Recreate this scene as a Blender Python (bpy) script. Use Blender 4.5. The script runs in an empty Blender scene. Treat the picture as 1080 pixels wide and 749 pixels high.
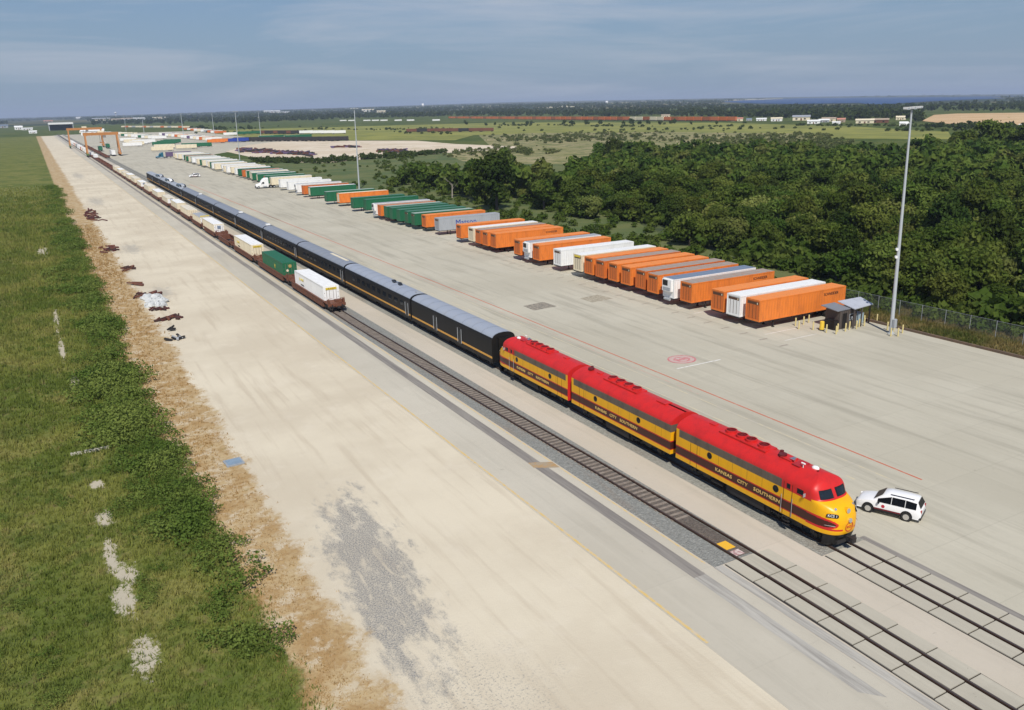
import bpy, math, random
import numpy as np
from mathutils import Vector, Matrix
R = math.radians
random.seed(7); RNG = np.random.default_rng(7)
S = bpy.context.scene
COL = S.collection

# ------------------------------------------------------------------ camera
CAM_H = 29.067; FPX = 880.0; HOR0 = 123.5; HORS = -.0235
_n = np.array([-HORS, 1.0]); _n /= np.linalg.norm(_n)
_e = np.array([_n[1], -_n[0]])
_P = np.array([540.0, 374.5])
_pitch = math.atan2(abs((HOR0 + HORS*540 - 374.5)*_n[1]), FPX)
_fw = np.array([0, math.cos(_pitch), -math.sin(_pitch)]); _rt = np.array([1.0, 0, 0]); _dn = -np.cross(_rt, _fw)
def _r0(uv): return (uv@_e)*_rt + (uv@_n)*_dn + FPX*_fw
_v = _r0(np.array([30, HOR0+HORS*30]) - _P); _yaw = math.atan2(_v[0], _v[1])
_M = np.array([[math.cos(_yaw), -math.sin(_yaw), 0], [math.sin(_yaw), math.cos(_yaw), 0], [0, 0, 1]])
def ray(px, py): return _M @ _r0(np.array([px, py], float) - _P)
def proj(x, y, z=0.0):
    q = _M.T @ (np.array([x, y, z]) - np.array([0, 0, CAM_H]))
    c = q@_fw
    if c < 1: return (-9999, -9999)
    p = _P + FPX*((q@_rt)*_e + (q@_dn)*_n)/c
    return (p[0], p[1])
def at(px, py, z=0.0):
    r = ray(px, py); t = (CAM_H - z)/-r[2]
    return (r[0]*t, r[1]*t)
cam = bpy.data.cameras.new('camera'); cam_o = bpy.data.objects.new('camera', cam); COL.objects.link(cam_o)
cam.sensor_fit = 'HORIZONTAL'; cam.sensor_width = 36; cam.lens = 36*FPX/1080; cam.clip_start = 0.5; cam.clip_end = 90000
_ix = _M @ (_e[0]*_rt + _n[0]*_dn); _iy = -(_M @ (_e[1]*_rt + _n[1]*_dn)); _iz = -(_M @ _fw)
cam_o.matrix_world = Matrix(((_ix[0], _iy[0], _iz[0], 0), (_ix[1], _iy[1], _iz[1], 0), (_ix[2], _iy[2], _iz[2], CAM_H), (0, 0, 0, 1)))
S.camera = cam_o
S.render.engine = 'CYCLES'
S.view_settings.view_transform = 'Standard'; S.view_settings.look = 'None'
S.view_settings.exposure = 0.08; S.view_settings.gamma = 1.0; S.view_settings.use_curve_mapping = False
S.cycles.max_bounces = 5; S.cycles.transparent_max_bounces = 8; S.cycles.volume_bounces = 0
try:
    S.cycles.use_denoising = True
except Exception: pass

# ------------------------------------------------------------------ sun and sky
SUN_EL = 50.0; SH_X, SH_Y = 0.42, 0.91            # direction in which shadows fall on the ground
sdir = Vector((-SH_X, -SH_Y, 0)).normalized()
sun_v = Vector((sdir.x*math.cos(R(SUN_EL)), sdir.y*math.cos(R(SUN_EL)), math.sin(R(SUN_EL))))
sun = bpy.data.lights.new('sun', 'SUN'); sun.energy = 4.4; sun.angle = R(0.5); sun.color = (1.0, .95, .87)
sun_o = bpy.data.objects.new('sun', sun); COL.objects.link(sun_o)
sun_o.rotation_euler = sun_v.to_track_quat('Z', 'Y').to_euler()
W = bpy.data.worlds.new('World'); S.world = W; W.use_nodes = True
wn = W.node_tree; wn.nodes.clear()
def wnode(t, **k):
    n = wn.nodes.new(t)
    for a, b in k.items(): setattr(n, a, b)
    return n
w_sky = wnode('ShaderNodeTexSky', sky_type='NISHITA', sun_disc=False, sun_elevation=R(SUN_EL), sun_rotation=math.atan2(sun_v.x, sun_v.y),
              air_density=1.2, dust_density=.25, ozone_density=2.0, altitude=50)
w_tint = wnode('ShaderNodeMix', data_type='RGBA', blend_type='MULTIPLY'); w_tint.inputs[0].default_value = 1
w_tint.inputs[7].default_value = (.52, .70, .98, 1)
w_tc = wnode('ShaderNodeTexCoord'); w_sep = wnode('ShaderNodeSeparateXYZ'); wn.links.new(w_tc.outputs['Generated'], w_sep.inputs[0])
w_map = wnode('ShaderNodeMapping'); w_map.inputs['Scale'].default_value = (1.1, 1.1, 11.0); wn.links.new(w_tc.outputs['Generated'], w_map.inputs[0])
w_n = wnode('ShaderNodeTexNoise'); w_n.inputs['Scale'].default_value = 2.6; w_n.inputs['Detail'].default_value = 9; w_n.inputs['Roughness'].default_value = .6
w_n.inputs['Distortion'].default_value = .5
wn.links.new(w_map.outputs[0], w_n.inputs[0])
w_r = wnode('ShaderNodeValToRGB'); w_r.color_ramp.elements[0].position = .43; w_r.color_ramp.elements[0].color = (0, 0, 0, 1)
w_r.color_ramp.elements[1].position = .80; w_r.color_ramp.elements[1].color = (.8, .8, .8, 1); wn.links.new(w_n.outputs[0], w_r.inputs[0])
w_mix = wnode('ShaderNodeMix', data_type='RGBA'); w_mix.inputs[7].default_value = (6.6, 7.0, 7.9, 1)
wn.links.new(w_sky.outputs[0], w_tint.inputs[6])
w_lo = wnode('ShaderNodeMapRange'); w_lo.inputs[1].default_value = .27; w_lo.inputs[2].default_value = .0; w_lo.inputs[3].default_value = .0; w_lo.inputs[4].default_value = .92; wn.links.new(w_sep.outputs[2], w_lo.inputs[0])
w_hor = wnode('ShaderNodeMix', data_type='RGBA'); w_hor.inputs[7].default_value = (3.25, 4.35, 5.9, 1); wn.links.new(w_lo.outputs[0], w_hor.inputs[0]); wn.links.new(w_tint.outputs[2], w_hor.inputs[6])
wn.links.new(w_hor.outputs[2], w_mix.inputs[6]); wn.links.new(w_r.outputs[0], w_mix.inputs[0])
w_bg = wnode('ShaderNodeBackground'); w_bg.inputs[1].default_value = .075
w_out = wnode('ShaderNodeOutputWorld'); wn.links.new(w_mix.outputs[2], w_bg.inputs[0]); wn.links.new(w_bg.outputs[0], w_out.inputs[0])

# ------------------------------------------------------------------ material helpers
class G:
    def __init__(s, name):
        s.m = bpy.data.materials.new(name); s.m.use_nodes = True; s.t = s.m.node_tree
        s.b = s.t.nodes['Principled BSDF']; s.out = s.t.nodes['Material Output']; s._pos = None
    def n(s, t, **k):
        x = s.t.nodes.new(t)
        for a, b in k.items(): setattr(x, a, b)
        return x
    def l(s, a, b): s.t.links.new(a, b)
    def pos(s):
        if s._pos is None: s._pos = s.n('ShaderNodeNewGeometry').outputs['Position']
        return s._pos
    def objco(s): return s.n('ShaderNodeTexCoord').outputs['Object']
    def scaled(s, v, sc):
        x = s.n('ShaderNodeVectorMath', operation='MULTIPLY'); s.l(v, x.inputs[0]); x.inputs[1].default_value = sc; return x.outputs[0]
    def noise(s, v, scale, detail=3, rough=.55, dist=0):
        x = s.n('ShaderNodeTexNoise'); s.l(v, x.inputs['Vector']); x.inputs['Scale'].default_value = scale
        x.inputs['Detail'].default_value = detail; x.inputs['Roughness'].default_value = rough; x.inputs['Distortion'].default_value = dist
        return x.outputs[0]
    def math(s, op, a, b=None, clamp=False):
        x = s.n('ShaderNodeMath', operation=op, use_clamp=clamp)
        for i, q in enumerate((a, b)):
            if q is None: continue
            if isinstance(q, (int, float)): x.inputs[i].default_value = q
            else: s.l(q, x.inputs[i])
        return x.outputs[0]
    def step(s, v, a, b):            # smooth 0..1 between a and b
        x = s.n('ShaderNodeMapRange', interpolation_type='SMOOTHSTEP'); s.l(v, x.inputs[0]); x.inputs[1].default_value = a; x.inputs[2].default_value = b
        return x.outputs[0]
    def mix(s, f, a, b, mode='MIX'):
        x = s.n('ShaderNodeMix', data_type='RGBA', blend_type=mode)
        for i, q in ((0, f), (6, a), (7, b)):
            if isinstance(q, (int, float)): x.inputs[i].default_value = q
            elif isinstance(q, tuple): x.inputs[i].default_value = (*q, 1) if len(q) == 3 else q
            else: s.l(q, x.inputs[i])
        return x.outputs[2]
    def sep(s, v):
        x = s.n('ShaderNodeSeparateXYZ'); s.l(v, x.inputs[0]); return x.outputs
    def bump(s, h, strength=.3, dist=.05):
        x = s.n('ShaderNodeBump'); x.inputs['Strength'].default_value = strength; x.inputs['Distance'].default_value = dist
        s.l(h, x.inputs['Height']); s.l(x.outputs[0], s.b.inputs['Normal'])
    def base(s, c):
        if isinstance(c, tuple): s.b.inputs['Base Color'].default_value = (*c, 1)
        else: s.l(c, s.b.inputs['Base Color'])
    def rough(s, r): s.b.inputs['Roughness'].default_value = r
_mats = {}
def paint(name, c, rough=.5, metal=0.0, dirt=.25, scale=1.2, dirtc=None, streak=True):
    """painted or bare solid surface with uneven wear"""
    if name in _mats: return _mats[name]
    g = G(name); o = g.objco()
    a = g.noise(g.scaled(o, (1, 1, .35) if streak else (1, 1, 1)), scale, 5, .65)
    b = g.noise(o, scale*9, 3, .6)
    f = g.math('MULTIPLY', g.math('ADD', g.step(a, .42, .72), g.math('MULTIPLY', g.step(b, .5, .75), .5)), dirt, True)
    dc = dirtc or tuple(.45*q + .05 for q in c)
    g.base(g.mix(f, c, dc)); g.rough(rough); g.b.inputs['Metallic'].default_value = metal
    g.b.inputs['Specular IOR Level'].default_value = .35
    _mats[name] = g.m; return g.m
def flat(name, c, rough=.5, metal=0.0):
    if name in _mats: return _mats[name]
    g = G(name); g.base(c); g.rough(rough); g.b.inputs['Metallic'].default_value = metal
    _mats[name] = g.m; return g.m
def glass(name='window_glass', c=(.012, .016, .02)):
    if name in _mats: return _mats[name]
    g = G(name); g.base(c); g.rough(.08); g.b.inputs['Specular IOR Level'].default_value = .6
    _mats[name] = g.m; return g.m

ORANGE = (.74, .205, .034); ORANGE2 = (.62, .150, .025); REDP = (.58, .020, .018); YEL = (.80, .40, .004)
M = dict(
 orange=lambda: paint('orange_paint', ORANGE, .5, dirt=.42, dirtc=(.38, .11, .03)),
 orange_b=lambda: paint('darker_orange_paint', ORANGE2, .5, dirt=.4, dirtc=(.26, .10, .04)),  # deeper orange, used on trailer ends and some whole bodies
 orange_c=lambda: paint('faded_orange_paint', (.78, .25, .05), .5, dirt=.3, dirtc=(.5, .22, .08)),
 rust_orange=lambda: paint('rusty_orange_paint', (.42, .12, .03), .6, dirt=.5, dirtc=(.14, .06, .03)),
 white=lambda: paint('white_paint', (.80, .80, .78), .45, dirt=.18, dirtc=(.42, .38, .32)),
 cream=lambda: paint('cream_paint', (.74, .66, .48), .5, dirt=.3, dirtc=(.45, .33, .2)),
 grey=lambda: paint('grey_paint', (.36, .38, .40), .5, dirt=.25),
 slate=lambda: paint('slate_blue_roof', (.17, .22, .30), .5, dirt=.25),
 greyroof=lambda: paint('weathered_grey_roof', (.33, .29, .25), .6, dirt=.6, dirtc=(.40, .16, .07)),
 green=lambda: paint('green_paint', (.014, .125, .055), .5, dirt=.35, dirtc=(.03, .09, .05)),
 greenroof=lambda: paint('faded_green_roof', (.06, .17, .11), .5, dirt=.4, dirtc=(.12, .17, .12)),
 palegreen=lambda: paint('pale_green_roof', (.32, .40, .34), .5, dirt=.3),
 blue=lambda: paint('blue_paint', (.02, .05, .30), .45, dirt=.2),
 teal=lambda: paint('teal_paint', (.01, .10, .16), .35, dirt=.2),
 purple=lambda: paint('dull_purple_paint', (.12, .08, .16), .5, dirt=.2),
 dark=lambda: paint('dark_chassis_steel', (.022, .021, .022), .65, dirt=.35, dirtc=(.06, .045, .035)),
 black=lambda: paint('black_paint', (.010, .010, .011), .35, dirt=.3, dirtc=(.035, .032, .03)),
 rubber=lambda: paint('tyre_rubber', (.018, .018, .018), .85, dirt=.3, dirtc=(.07, .06, .05)),
 brown=lambda: paint('oxide_brown_paint', (.155, .058, .032), .65, dirt=.5, dirtc=(.08, .045, .03)),
 steel=lambda: paint('galvanised_steel', (.42, .44, .46), .45, .3, dirt=.25),
 doorsteel=lambda: paint('door_hardware', (.25, .20, .17), .5, .3, dirt=.3),
)
def mt(k): return M[k]() if k in M else _mats[k]

# ------------------------------------------------------------------ mesh helpers
class MB:
    def __init__(s): s.v = []; s.f = []; s.mi = []
    def quad(s, a, b, c, d, m=0):
        i = len(s.v); s.v += [a, b, c, d]; s.f.append((i, i+1, i+2, i+3)); s.mi.append(m); return s
    def box(s, x0, x1, y0, y1, z0, z1, m=0):
        i = len(s.v)
        s.v += [(x0, y0, z0), (x1, y0, z0), (x1, y1, z0), (x0, y1, z0), (x0, y0, z1), (x1, y0, z1), (x1, y1, z1), (x0, y1, z1)]
        for q in ((0, 3, 2, 1), (4, 5, 6, 7), (0, 1, 5, 4), (1, 2, 6, 5), (2, 3, 7, 6), (3, 0, 4, 7)):
            s.f.append(tuple(i+k for k in q)); s.mi.append(m)
        return s
    def cyl(s, p0, p1, r0, r1=None, n=10, m=0, caps=True):
        r1 = r0 if r1 is None else r1
        p0 = Vector(p0); p1 = Vector(p1); d = (p1-p0).normalized()
        a = d.orthogonal().normalized(); b = d.cross(a); i = len(s.v)
        for p, r in ((p0, r0), (p1, r1)):
            for k in range(n):
                t = 2*math.pi*k/n; s.v.append(tuple(p + a*(r*math.cos(t)) + b*(r*math.sin(t))))
        for k in range(n):
            s.f.append((i+k, i+(k+1) % n, i+n+(k+1) % n, i+n+k)); s.mi.append(m)
        if caps:
            s.f.append(tuple(i+n-1-k for k in range(n))); s.mi.append(m)
            s.f.append(tuple(i+n+k for k in range(n))); s.mi.append(m)
        return s
    def beam(s, p0, p1, w, h, m=0):
        p0 = Vector(p0); p1 = Vector(p1); d = (p1-p0).normalized()
        up = Vector((0, 0, 1)) if abs(d.z) < .95 else Vector((0, 1, 0))
        a = d.cross(up).normalized()*w/2; b = a.cross(d).normalized()*h/2; i = len(s.v)
        for p in (p0, p1): s.v += [tuple(p-a-b), tuple(p+a-b), tuple(p+a+b), tuple(p-a+b)]
        for q in ((0, 3, 2, 1), (4, 5, 6, 7), (0, 1, 5, 4), (1, 2, 6, 5), (2, 3, 7, 6), (3, 0, 4, 7)):
            s.f.append(tuple(i+k for k in q)); s.mi.append(m)
        return s
    def grid(s, rows, m=0, closed=False, mf=None):
        i = len(s.v); nr = len(rows); nc = len(rows[0])
        for r in rows: s.v += [tuple(p) for p in r]
        for a in range(nr-1):
            for b in range(nc if closed else nc-1):
                b2 = (b+1) % nc
                q = (i+a*nc+b, i+a*nc+b2, i+(a+1)*nc+b2, i+(a+1)*nc+b)
                s.f.append(q)
                if mf:
                    c = [sum(s.v[k][j] for k in q)/4 for j in range(3)]; s.mi.append(mf(*c))
                else: s.mi.append(m)
        return s
    def mesh(s, name, mats, smooth=False):
        me = bpy.data.meshes.new(name); me.from_pydata(s.v, [], s.f)
        for x in mats: me.materials.append(x)
        me.polygons.foreach_set('material_index', s.mi)
        if smooth:
            me.update(); me.polygons.foreach_set('use_smooth', [True]*len(s.f))
            if smooth == 'angle': me.set_sharp_from_angle(angle=R(32))
        me.update(); return me
    def build(s, name, mats, parent=None, smooth=False, loc=None):
        if not isinstance(mats, (list, tuple)): mats = [mats]
        return put(name, s.mesh(name, mats, smooth), parent, loc)
def put(name, me, parent=None, loc=None, rz=0):
    o = bpy.data.objects.new(name, me); COL.objects.link(o)
    if parent is not None: o.parent = parent
    if loc is not None: o.location = loc
    if rz: o.rotation_euler.z = rz
    return o
def thing(name, label, cat, loc=(0, 0, 0), rz=0, group=None):
    o = bpy.data.objects.new(name, None); COL.objects.link(o); o.location = loc; o.rotation_euler.z = rz; o.empty_display_size = .5
    o['label'] = label; o['category'] = cat
    if group: o['group'] = group
    return o
def tag(o, label, cat, group=None, kind=None):
    o['label'] = label; o['category'] = cat
    if group: o['group'] = group
    if kind: o['kind'] = kind
    return o
def struct(o): o['kind'] = 'structure'; return o
_cache = {}
def cached(key, fn):
    if key not in _cache: _cache[key] = fn()
    return _cache[key]
def np_mesh(name, V, F, mats, smooth=False):
    """V (n,3) array, F (m,k) int array"""
    me = bpy.data.meshes.new(name); k = F.shape[1]
    me.vertices.add(len(V)); me.vertices.foreach_set('co', V.astype(np.float32).ravel())
    me.loops.add(F.size); me.loops.foreach_set('vertex_index', F.astype(np.int32).ravel())
    me.polygons.add(len(F)); me.polygons.foreach_set('loop_start', np.arange(0, F.size, k, dtype=np.int32))
    me.update(calc_edges=True)
    for x in mats: me.materials.append(x)
    return me
def text_mesh(txt, size, m, extrude=.01, sx=1.0):
    cu = bpy.data.curves.new('lettering', 'FONT'); cu.body = txt; cu.size = size; cu.extrude = extrude; cu.align_x = 'CENTER'; cu.align_y = 'CENTER'
    cu.resolution_u = 2
    o = bpy.data.objects.new('lettering', cu); COL.objects.link(o)
    dg = bpy.context.evaluated_depsgraph_get(); dg.update()
    me = bpy.data.meshes.new_from_object(o.evaluated_get(dg)); bpy.data.objects.remove(o); bpy.data.curves.remove(cu)
    me.materials.clear(); me.materials.append(m)
    if sx != 1:
        for v in me.vertices: v.co.x *= sx
    return me
def place_text(me, parent, loc, facing):
    X = {'-x': ((0, -1, 0), (0, 0, 1), (-1, 0, 0)), '-y': ((1, 0, 0), (0, 0, 1), (0, -1, 0)), '+x': ((0, 1, 0), (0, 0, 1), (1, 0, 0)),
         '+y': ((-1, 0, 0), (0, 0, 1), (0, 1, 0))}[facing] if isinstance(facing, str) else facing
    o = bpy.data.objects.new('lettering', me); COL.objects.link(o); o.parent = parent
    mm = Matrix((X[0], X[1], X[2])).transposed().to_4x4(); mm.translation = Vector(loc)
    o.matrix_local = mm; return o

# ------------------------------------------------------------------ terrain
_az = []
for px in (-600, -200, 0, 140, 250, 540, 790, 950, 1080, 1300, 1900):
    r = ray(px, HOR0 + HORS*px + .5); _az.append(math.atan2(r[0], r[1]))
_lift = [0, 0, 0, .5, 2.2, 5.0, 3.6, 2.2, .5, 0, 0]
def hgt(x, y):
    d = math.hypot(x, y)
    if d < 1500: return 0.0
    L = float(np.interp(math.atan2(x, y), _az, _lift)) if y > 0 else 0.0
    return (min(d, 16000) - 1500)*L/FPX
def at_t(px, py):
    r = ray(px, py); lo = 20.0; hi = 60000.0; k = math.hypot(r[0], r[1])
    f = lambda D: CAM_H + r[2]*D/k - hgt(r[0]*D/k, r[1]*D/k)
    if f(hi) > 0: return (r[0]*hi/k, r[1]*hi/k, hgt(r[0]*hi/k, r[1]*hi/k))
    # first crossing by marching
    D = 50.0
    while D < hi and f(D) > 0: D *= 1.01
    lo, hi = D/1.01, D
    for _ in range(30):
        m_ = (lo+hi)/2
        if f(m_) > 0: lo = m_
        else: hi = m_
    return (r[0]*lo/k, r[1]*lo/k, hgt(r[0]*lo/k, r[1]*lo/k))
GREEN1 = (.060, .092, .018); GREEN2 = (.105, .125, .030); GREEN3 = (.030, .055, .012)
def mat_terrain():
    g = G('field_grass'); p = g.pos()
    a = g.noise(p, .012, 6, .6); b = g.noise(p, .09, 5, .65); c = g.noise(p, 1.3, 3, .7)
    k = g.mix(g.step(a, .38, .62), GREEN1, GREEN2)
    k = g.mix(g.math('MULTIPLY', g.step(b, .5, .72), .7), k, (.165, .150, .050))
    k = g.mix(g.math('MULTIPLY', g.step(b, .5, .3), .8), k, GREEN3)
    k = g.mix(g.math('MULTIPLY', g.step(c, .4, .7), .5), k, GREEN3)
    far = g.n('ShaderNodeVectorMath', operation='LENGTH'); g.l(p, far.inputs[0])
    d = far.outputs['Value']
    farc = g.mix(g.step(g.noise(p, .0016, 5, .6), .5, .60), (.028, .045, .016), (.20, .17, .07))
    k = g.mix(g.step(d, 2600, 3400), k, farc)
    g.base(k); g.rough(.95); g.b.inputs['Specular IOR Level'].default_value = .1
    g.bump(c, .5, .3); return g.m
def make_terrain():
    rads = [0, 30, 60, 100, 160, 250, 400, 600, 900, 1200, 1500, 1800, 2300, 3000, 4000, 5500, 7500, 10000, 13000, 16000, 22000, 34000]
    na = 240; V = []; F = []
    for r in rads:
        for k in range(na):
            t = 2*math.pi*k/na; x = r*math.sin(t); y = r*math.cos(t)
            V.append((x, y, hgt(x, y) if r >= 1500 else (-.03)))
    for a in range(len(rads)-1):
        for k in range(na):
            k2 = (k+1) % na
            F.append((a*na+k, (a+1)*na+k, (a+1)*na+k2, a*na+k2))
    me = bpy.data.meshes.new('terrain'); me.from_pydata(V, [], [f[::-1] for f in F]); me.materials.append(mat_terrain())
    me.update(); struct(put('terrain', me))
make_terrain()

def sheet(name, pts, z, m, sub=None):
    """flat polygon laid on the ground (structure)"""
    me = bpy.data.meshes.new(name)
    me.from_pydata([(p[0], p[1], z + (p[2] if len(p) > 2 else 0)) for p in pts], [], [tuple(range(len(pts)))])
    me.materials.append(m); me.update()
    if me.polygons[0].normal.z < 0: me.flip_normals()
    return struct(put(name, me))
def rect(name, x0, x1, y0, y1, z, m): return sheet(name, [(x0, y0), (x1, y0), (x1, y1), (x0, y1)], z, m)

# ---- left strip: grass verge, straw strip, crushed limestone lot (one sheet, irregular borders)
def grass_colour(g, p, k_=1.0):
    a = g.noise(p, .055, 5, .65); b = g.noise(p, .21, 6, .72); c = g.noise(p, .75, 5, .75); x = g.sep(p)[0]
    m = lambda q: tuple(k_*v for v in q)
    k = g.mix(g.step(a, .42, .58), m((.088, .112, .022)), m((.140, .148, .036)))
    k = g.mix(g.math('MULTIPLY', g.step(b, .50, .60), .55), k, m((.062, .088, .018)))
    k = g.mix(g.math('MULTIPLY', g.step(g.noise(g.scaled(p, (1, 1, 1)), .16, 6, .72, .6), .52, .62), .85), k, m((.175, .165, .050)))
    k = g.mix(g.math('MULTIPLY', g.step(c, .55, .68), .6), k, m((.19, .145, .070)))
    k = g.mix(g.math('MULTIPLY', g.math('MULTIPLY', g.step(x, -4.0, -22.0), g.step(g.sep(p)[1], 330, 90)), g.step(b, .42, .60)), k, m((.19, .145, .080)))
    return k
def mat_left():
    g = G('verge_and_limestone'); p = g.pos(); x, y, z = g.sep(p)
    big = g.noise(p, .06, 5, .6); mid = g.noise(p, .35, 5, .65); fine = g.noise(p, 3.0, 5, .75); grain = g.noise(p, 14, 3, .7)
    streak = g.noise(g.scaled(p, (.9, .05, 1)), 1.0, 5, .6)
    # grass
    gr = grass_colour(g, p, 1.25)
    if 0: gr = g.mix(g.step(big, .4, .6), (.088, .125, .020), (.150, .165, .036))
    gr = g.mix(g.math('MULTIPLY', g.step(fine, .42, .62), .45), gr, (.048, .060, .016))
    gr = g.mix(g.math('MULTIPLY', g.math('MULTIPLY', g.step(x, -8.0, -24.0), g.step(y, 300, 90)), g.step(mid, .40, .62)), gr, (.19, .14, .075))
    # limestone
    li = g.mix(g.step(big, .35, .65), (.54, .475, .36), (.63, .565, .435))
    li = g.mix(g.math('MULTIPLY', g.step(streak, .5, .7), .45), li, (.44, .37, .27))
    li = g.mix(g.math('MULTIPLY', g.step(mid, .52, .75), .35), li, (.66, .60, .49))
    li = g.mix(g.math('MULTIPLY', g.step(fine, .58, .78), .35), li, (.36, .31, .24))
    # grey gravel spill: pointed patch and a thin scatter near the camera
    dx = g.math('DIVIDE', g.math('SUBTRACT', x, g.math('ADD', g.math('MULTIPLY', y, .12), 9.6)), 2.8)
    dy = g.math('DIVIDE', g.math('SUBTRACT', y, 47.5), 12.0)
    rr = g.math('SQRT', g.math('ADD', g.math('MULTIPLY', dx, dx), g.math('MULTIPLY', dy, dy)))
    wob = g.math('MULTIPLY', g.math('SUBTRACT', g.noise(g.scaled(p, (1, .45, 1)), .8, 5, .7), .5), 2.6)
    core = g.step(g.math('ADD', rr, wob), 1.12, .62)
    gst = g.noise(g.scaled(p, (1.0, .28, 1)), 1.1, 5, .7, .5)
    gm = g.math('MULTIPLY', core, g.math('MULTIPLY', g.step(g.noise(p, 9.0, 6, .85), .36, .60), g.step(gst, .28, .48)))
    dx2 = g.math('DIVIDE', g.math('SUBTRACT', x, 15.0), 5.0); dy2 = g.math('DIVIDE', g.math('SUBTRACT', y, 32.0), 7.0)
    r2 = g.math('SQRT', g.math('ADD', g.math('MULTIPLY', dx2, dx2), g.math('MULTIPLY', dy2, dy2)))
    gm2 = g.math('MULTIPLY', g.step(g.math('ADD', r2, wob), 1.2, .3), g.step(g.noise(p, 6.0, 5, .85), .52, .62))
    gm = g.math('MAXIMUM', gm, g.math('MULTIPLY', gm2, .8))
    gravel = g.mix(g.step(g.noise(p, 16, 4, .8), .38, .62), (.085, .09, .10), (.31, .31, .30))
    li = g.mix(g.math('MULTIPLY', g.math('MAXIMUM', gm, g.math('MULTIPLY', core, .20)), 1.0), li, gravel)
    # oil-dark smudges further along the lot
    for (cx_, cy_, ra, rb) in ((15.5, 205, 2.4, 10), (16, 330, 3, 20), (15, 150, 2, 7), (17, 480, 3, 30)):
        ax = g.math('DIVIDE', g.math('SUBTRACT', x, cx_), ra); ay = g.math('DIVIDE', g.math('SUBTRACT', y, cy_), rb)
        rad = g.math('SQRT', g.math('ADD', g.math('MULTIPLY', ax, ax), g.math('MULTIPLY', ay, ay)))
        li = g.mix(g.math('MULTIPLY', g.step(g.math('ADD', rad, wob), 1.1, .3), .40), li, (.24, .24, .23))
    # straw
    st = g.mix(g.step(mid, .35, .62), (.36, .235, .105), (.46, .35, .195))
    st = g.mix(g.math('MULTIPLY', g.step(fine, .45, .7), .7), st, (.26, .155, .065))
    st = g.mix(g.math('MULTIPLY', g.step(g.noise(g.scaled(p, (1, 1, 1)), .5, 6, .75), .50, .62), .75), st, (.54, .47, .345))
    st = g.mix(g.math('MULTIPLY', g.step(g.noise(p, .55, 4, .7), .62, .72), .6), st, (.13, .14, .04))
    w1 = g.math('MULTIPLY', g.math('SUBTRACT', g.noise(p, .22, 6, .72), .5), 3.6)
    w2 = g.math('MULTIPLY', g.math('SUBTRACT', g.noise(g.scaled(p, (1, .8, 1)), .22, 7, .78), .5), 8.0)
    near = g.step(y, 95, 38)
    e1 = g.math('ADD', g.math('ADD', 5.2, g.math('MULTIPLY', near, 2.6)), w1)
    e2 = g.math('ADD', 11.2, w2)
    k = g.mix(g.step(g.math('SUBTRACT', x, e1), -.35, .35), gr, st)
    k = g.mix(g.step(g.math('SUBTRACT', x, e2), -.5, .8), k, li)
    # bare chalky patches in the grass along one line
    wb = g.math('ADD', g.math('MULTIPLY', g.math('SUBTRACT', g.noise(g.scaled(p, (1, .6, 1)), .75, 7, .85), .5), 5.6), g.math('MULTIPLY', g.math('SUBTRACT', g.noise(p, 4.5, 4, .8), .5), 2.6)); bm = 0.0
    for (cx_, cy_, ra, rb) in ((.9, 45.2, .55, 1.7), (.45, 52.0, .5, 2.2), (.8, 55.2, .6, 1.4), (.1, 58.5, .35, 2.2), (.2, 64.5, .6, 1.3), (.1, 71.5, .5, .8), (-.1, 103, .5, 2.5), (-1.0, 120, .35, 5), (-1.2, 137, .3, 8), (-2.0, 214, .9, 6), (-9, 61, .7, 3)):
        ax = g.math('DIVIDE', g.math('SUBTRACT', x, cx_), ra); ay = g.math('DIVIDE', g.math('SUBTRACT', y, cy_), rb)
        rad = g.math('SQRT', g.math('ADD', g.math('MULTIPLY', ax, ax), g.math('MULTIPLY', ay, ay)))
        bm = g.math('MAXIMUM', bm, g.step(g.math('ADD', rad, wb), 1.25, .85))
    k = g.mix(g.math('MULTIPLY', bm, .9), k, (.47, .42, .33))
    g.base(k); g.rough(.95); g.b.inputs['Specular IOR Level'].default_value = .12
    g.bump(g.math('ADD', g.math('MULTIPLY', fine, .6), g.math('MULTIPLY', grain, .4)), .35, .12)
    return g.m
sheet('verge_and_lot', [(-60, -20), (28.3, -20), (28.3, 1480), (10, 1480), (-60, 1480)], .0, mat_left())
# rough grass and pond glimpses left of the verge are part of the terrain sheet

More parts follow.
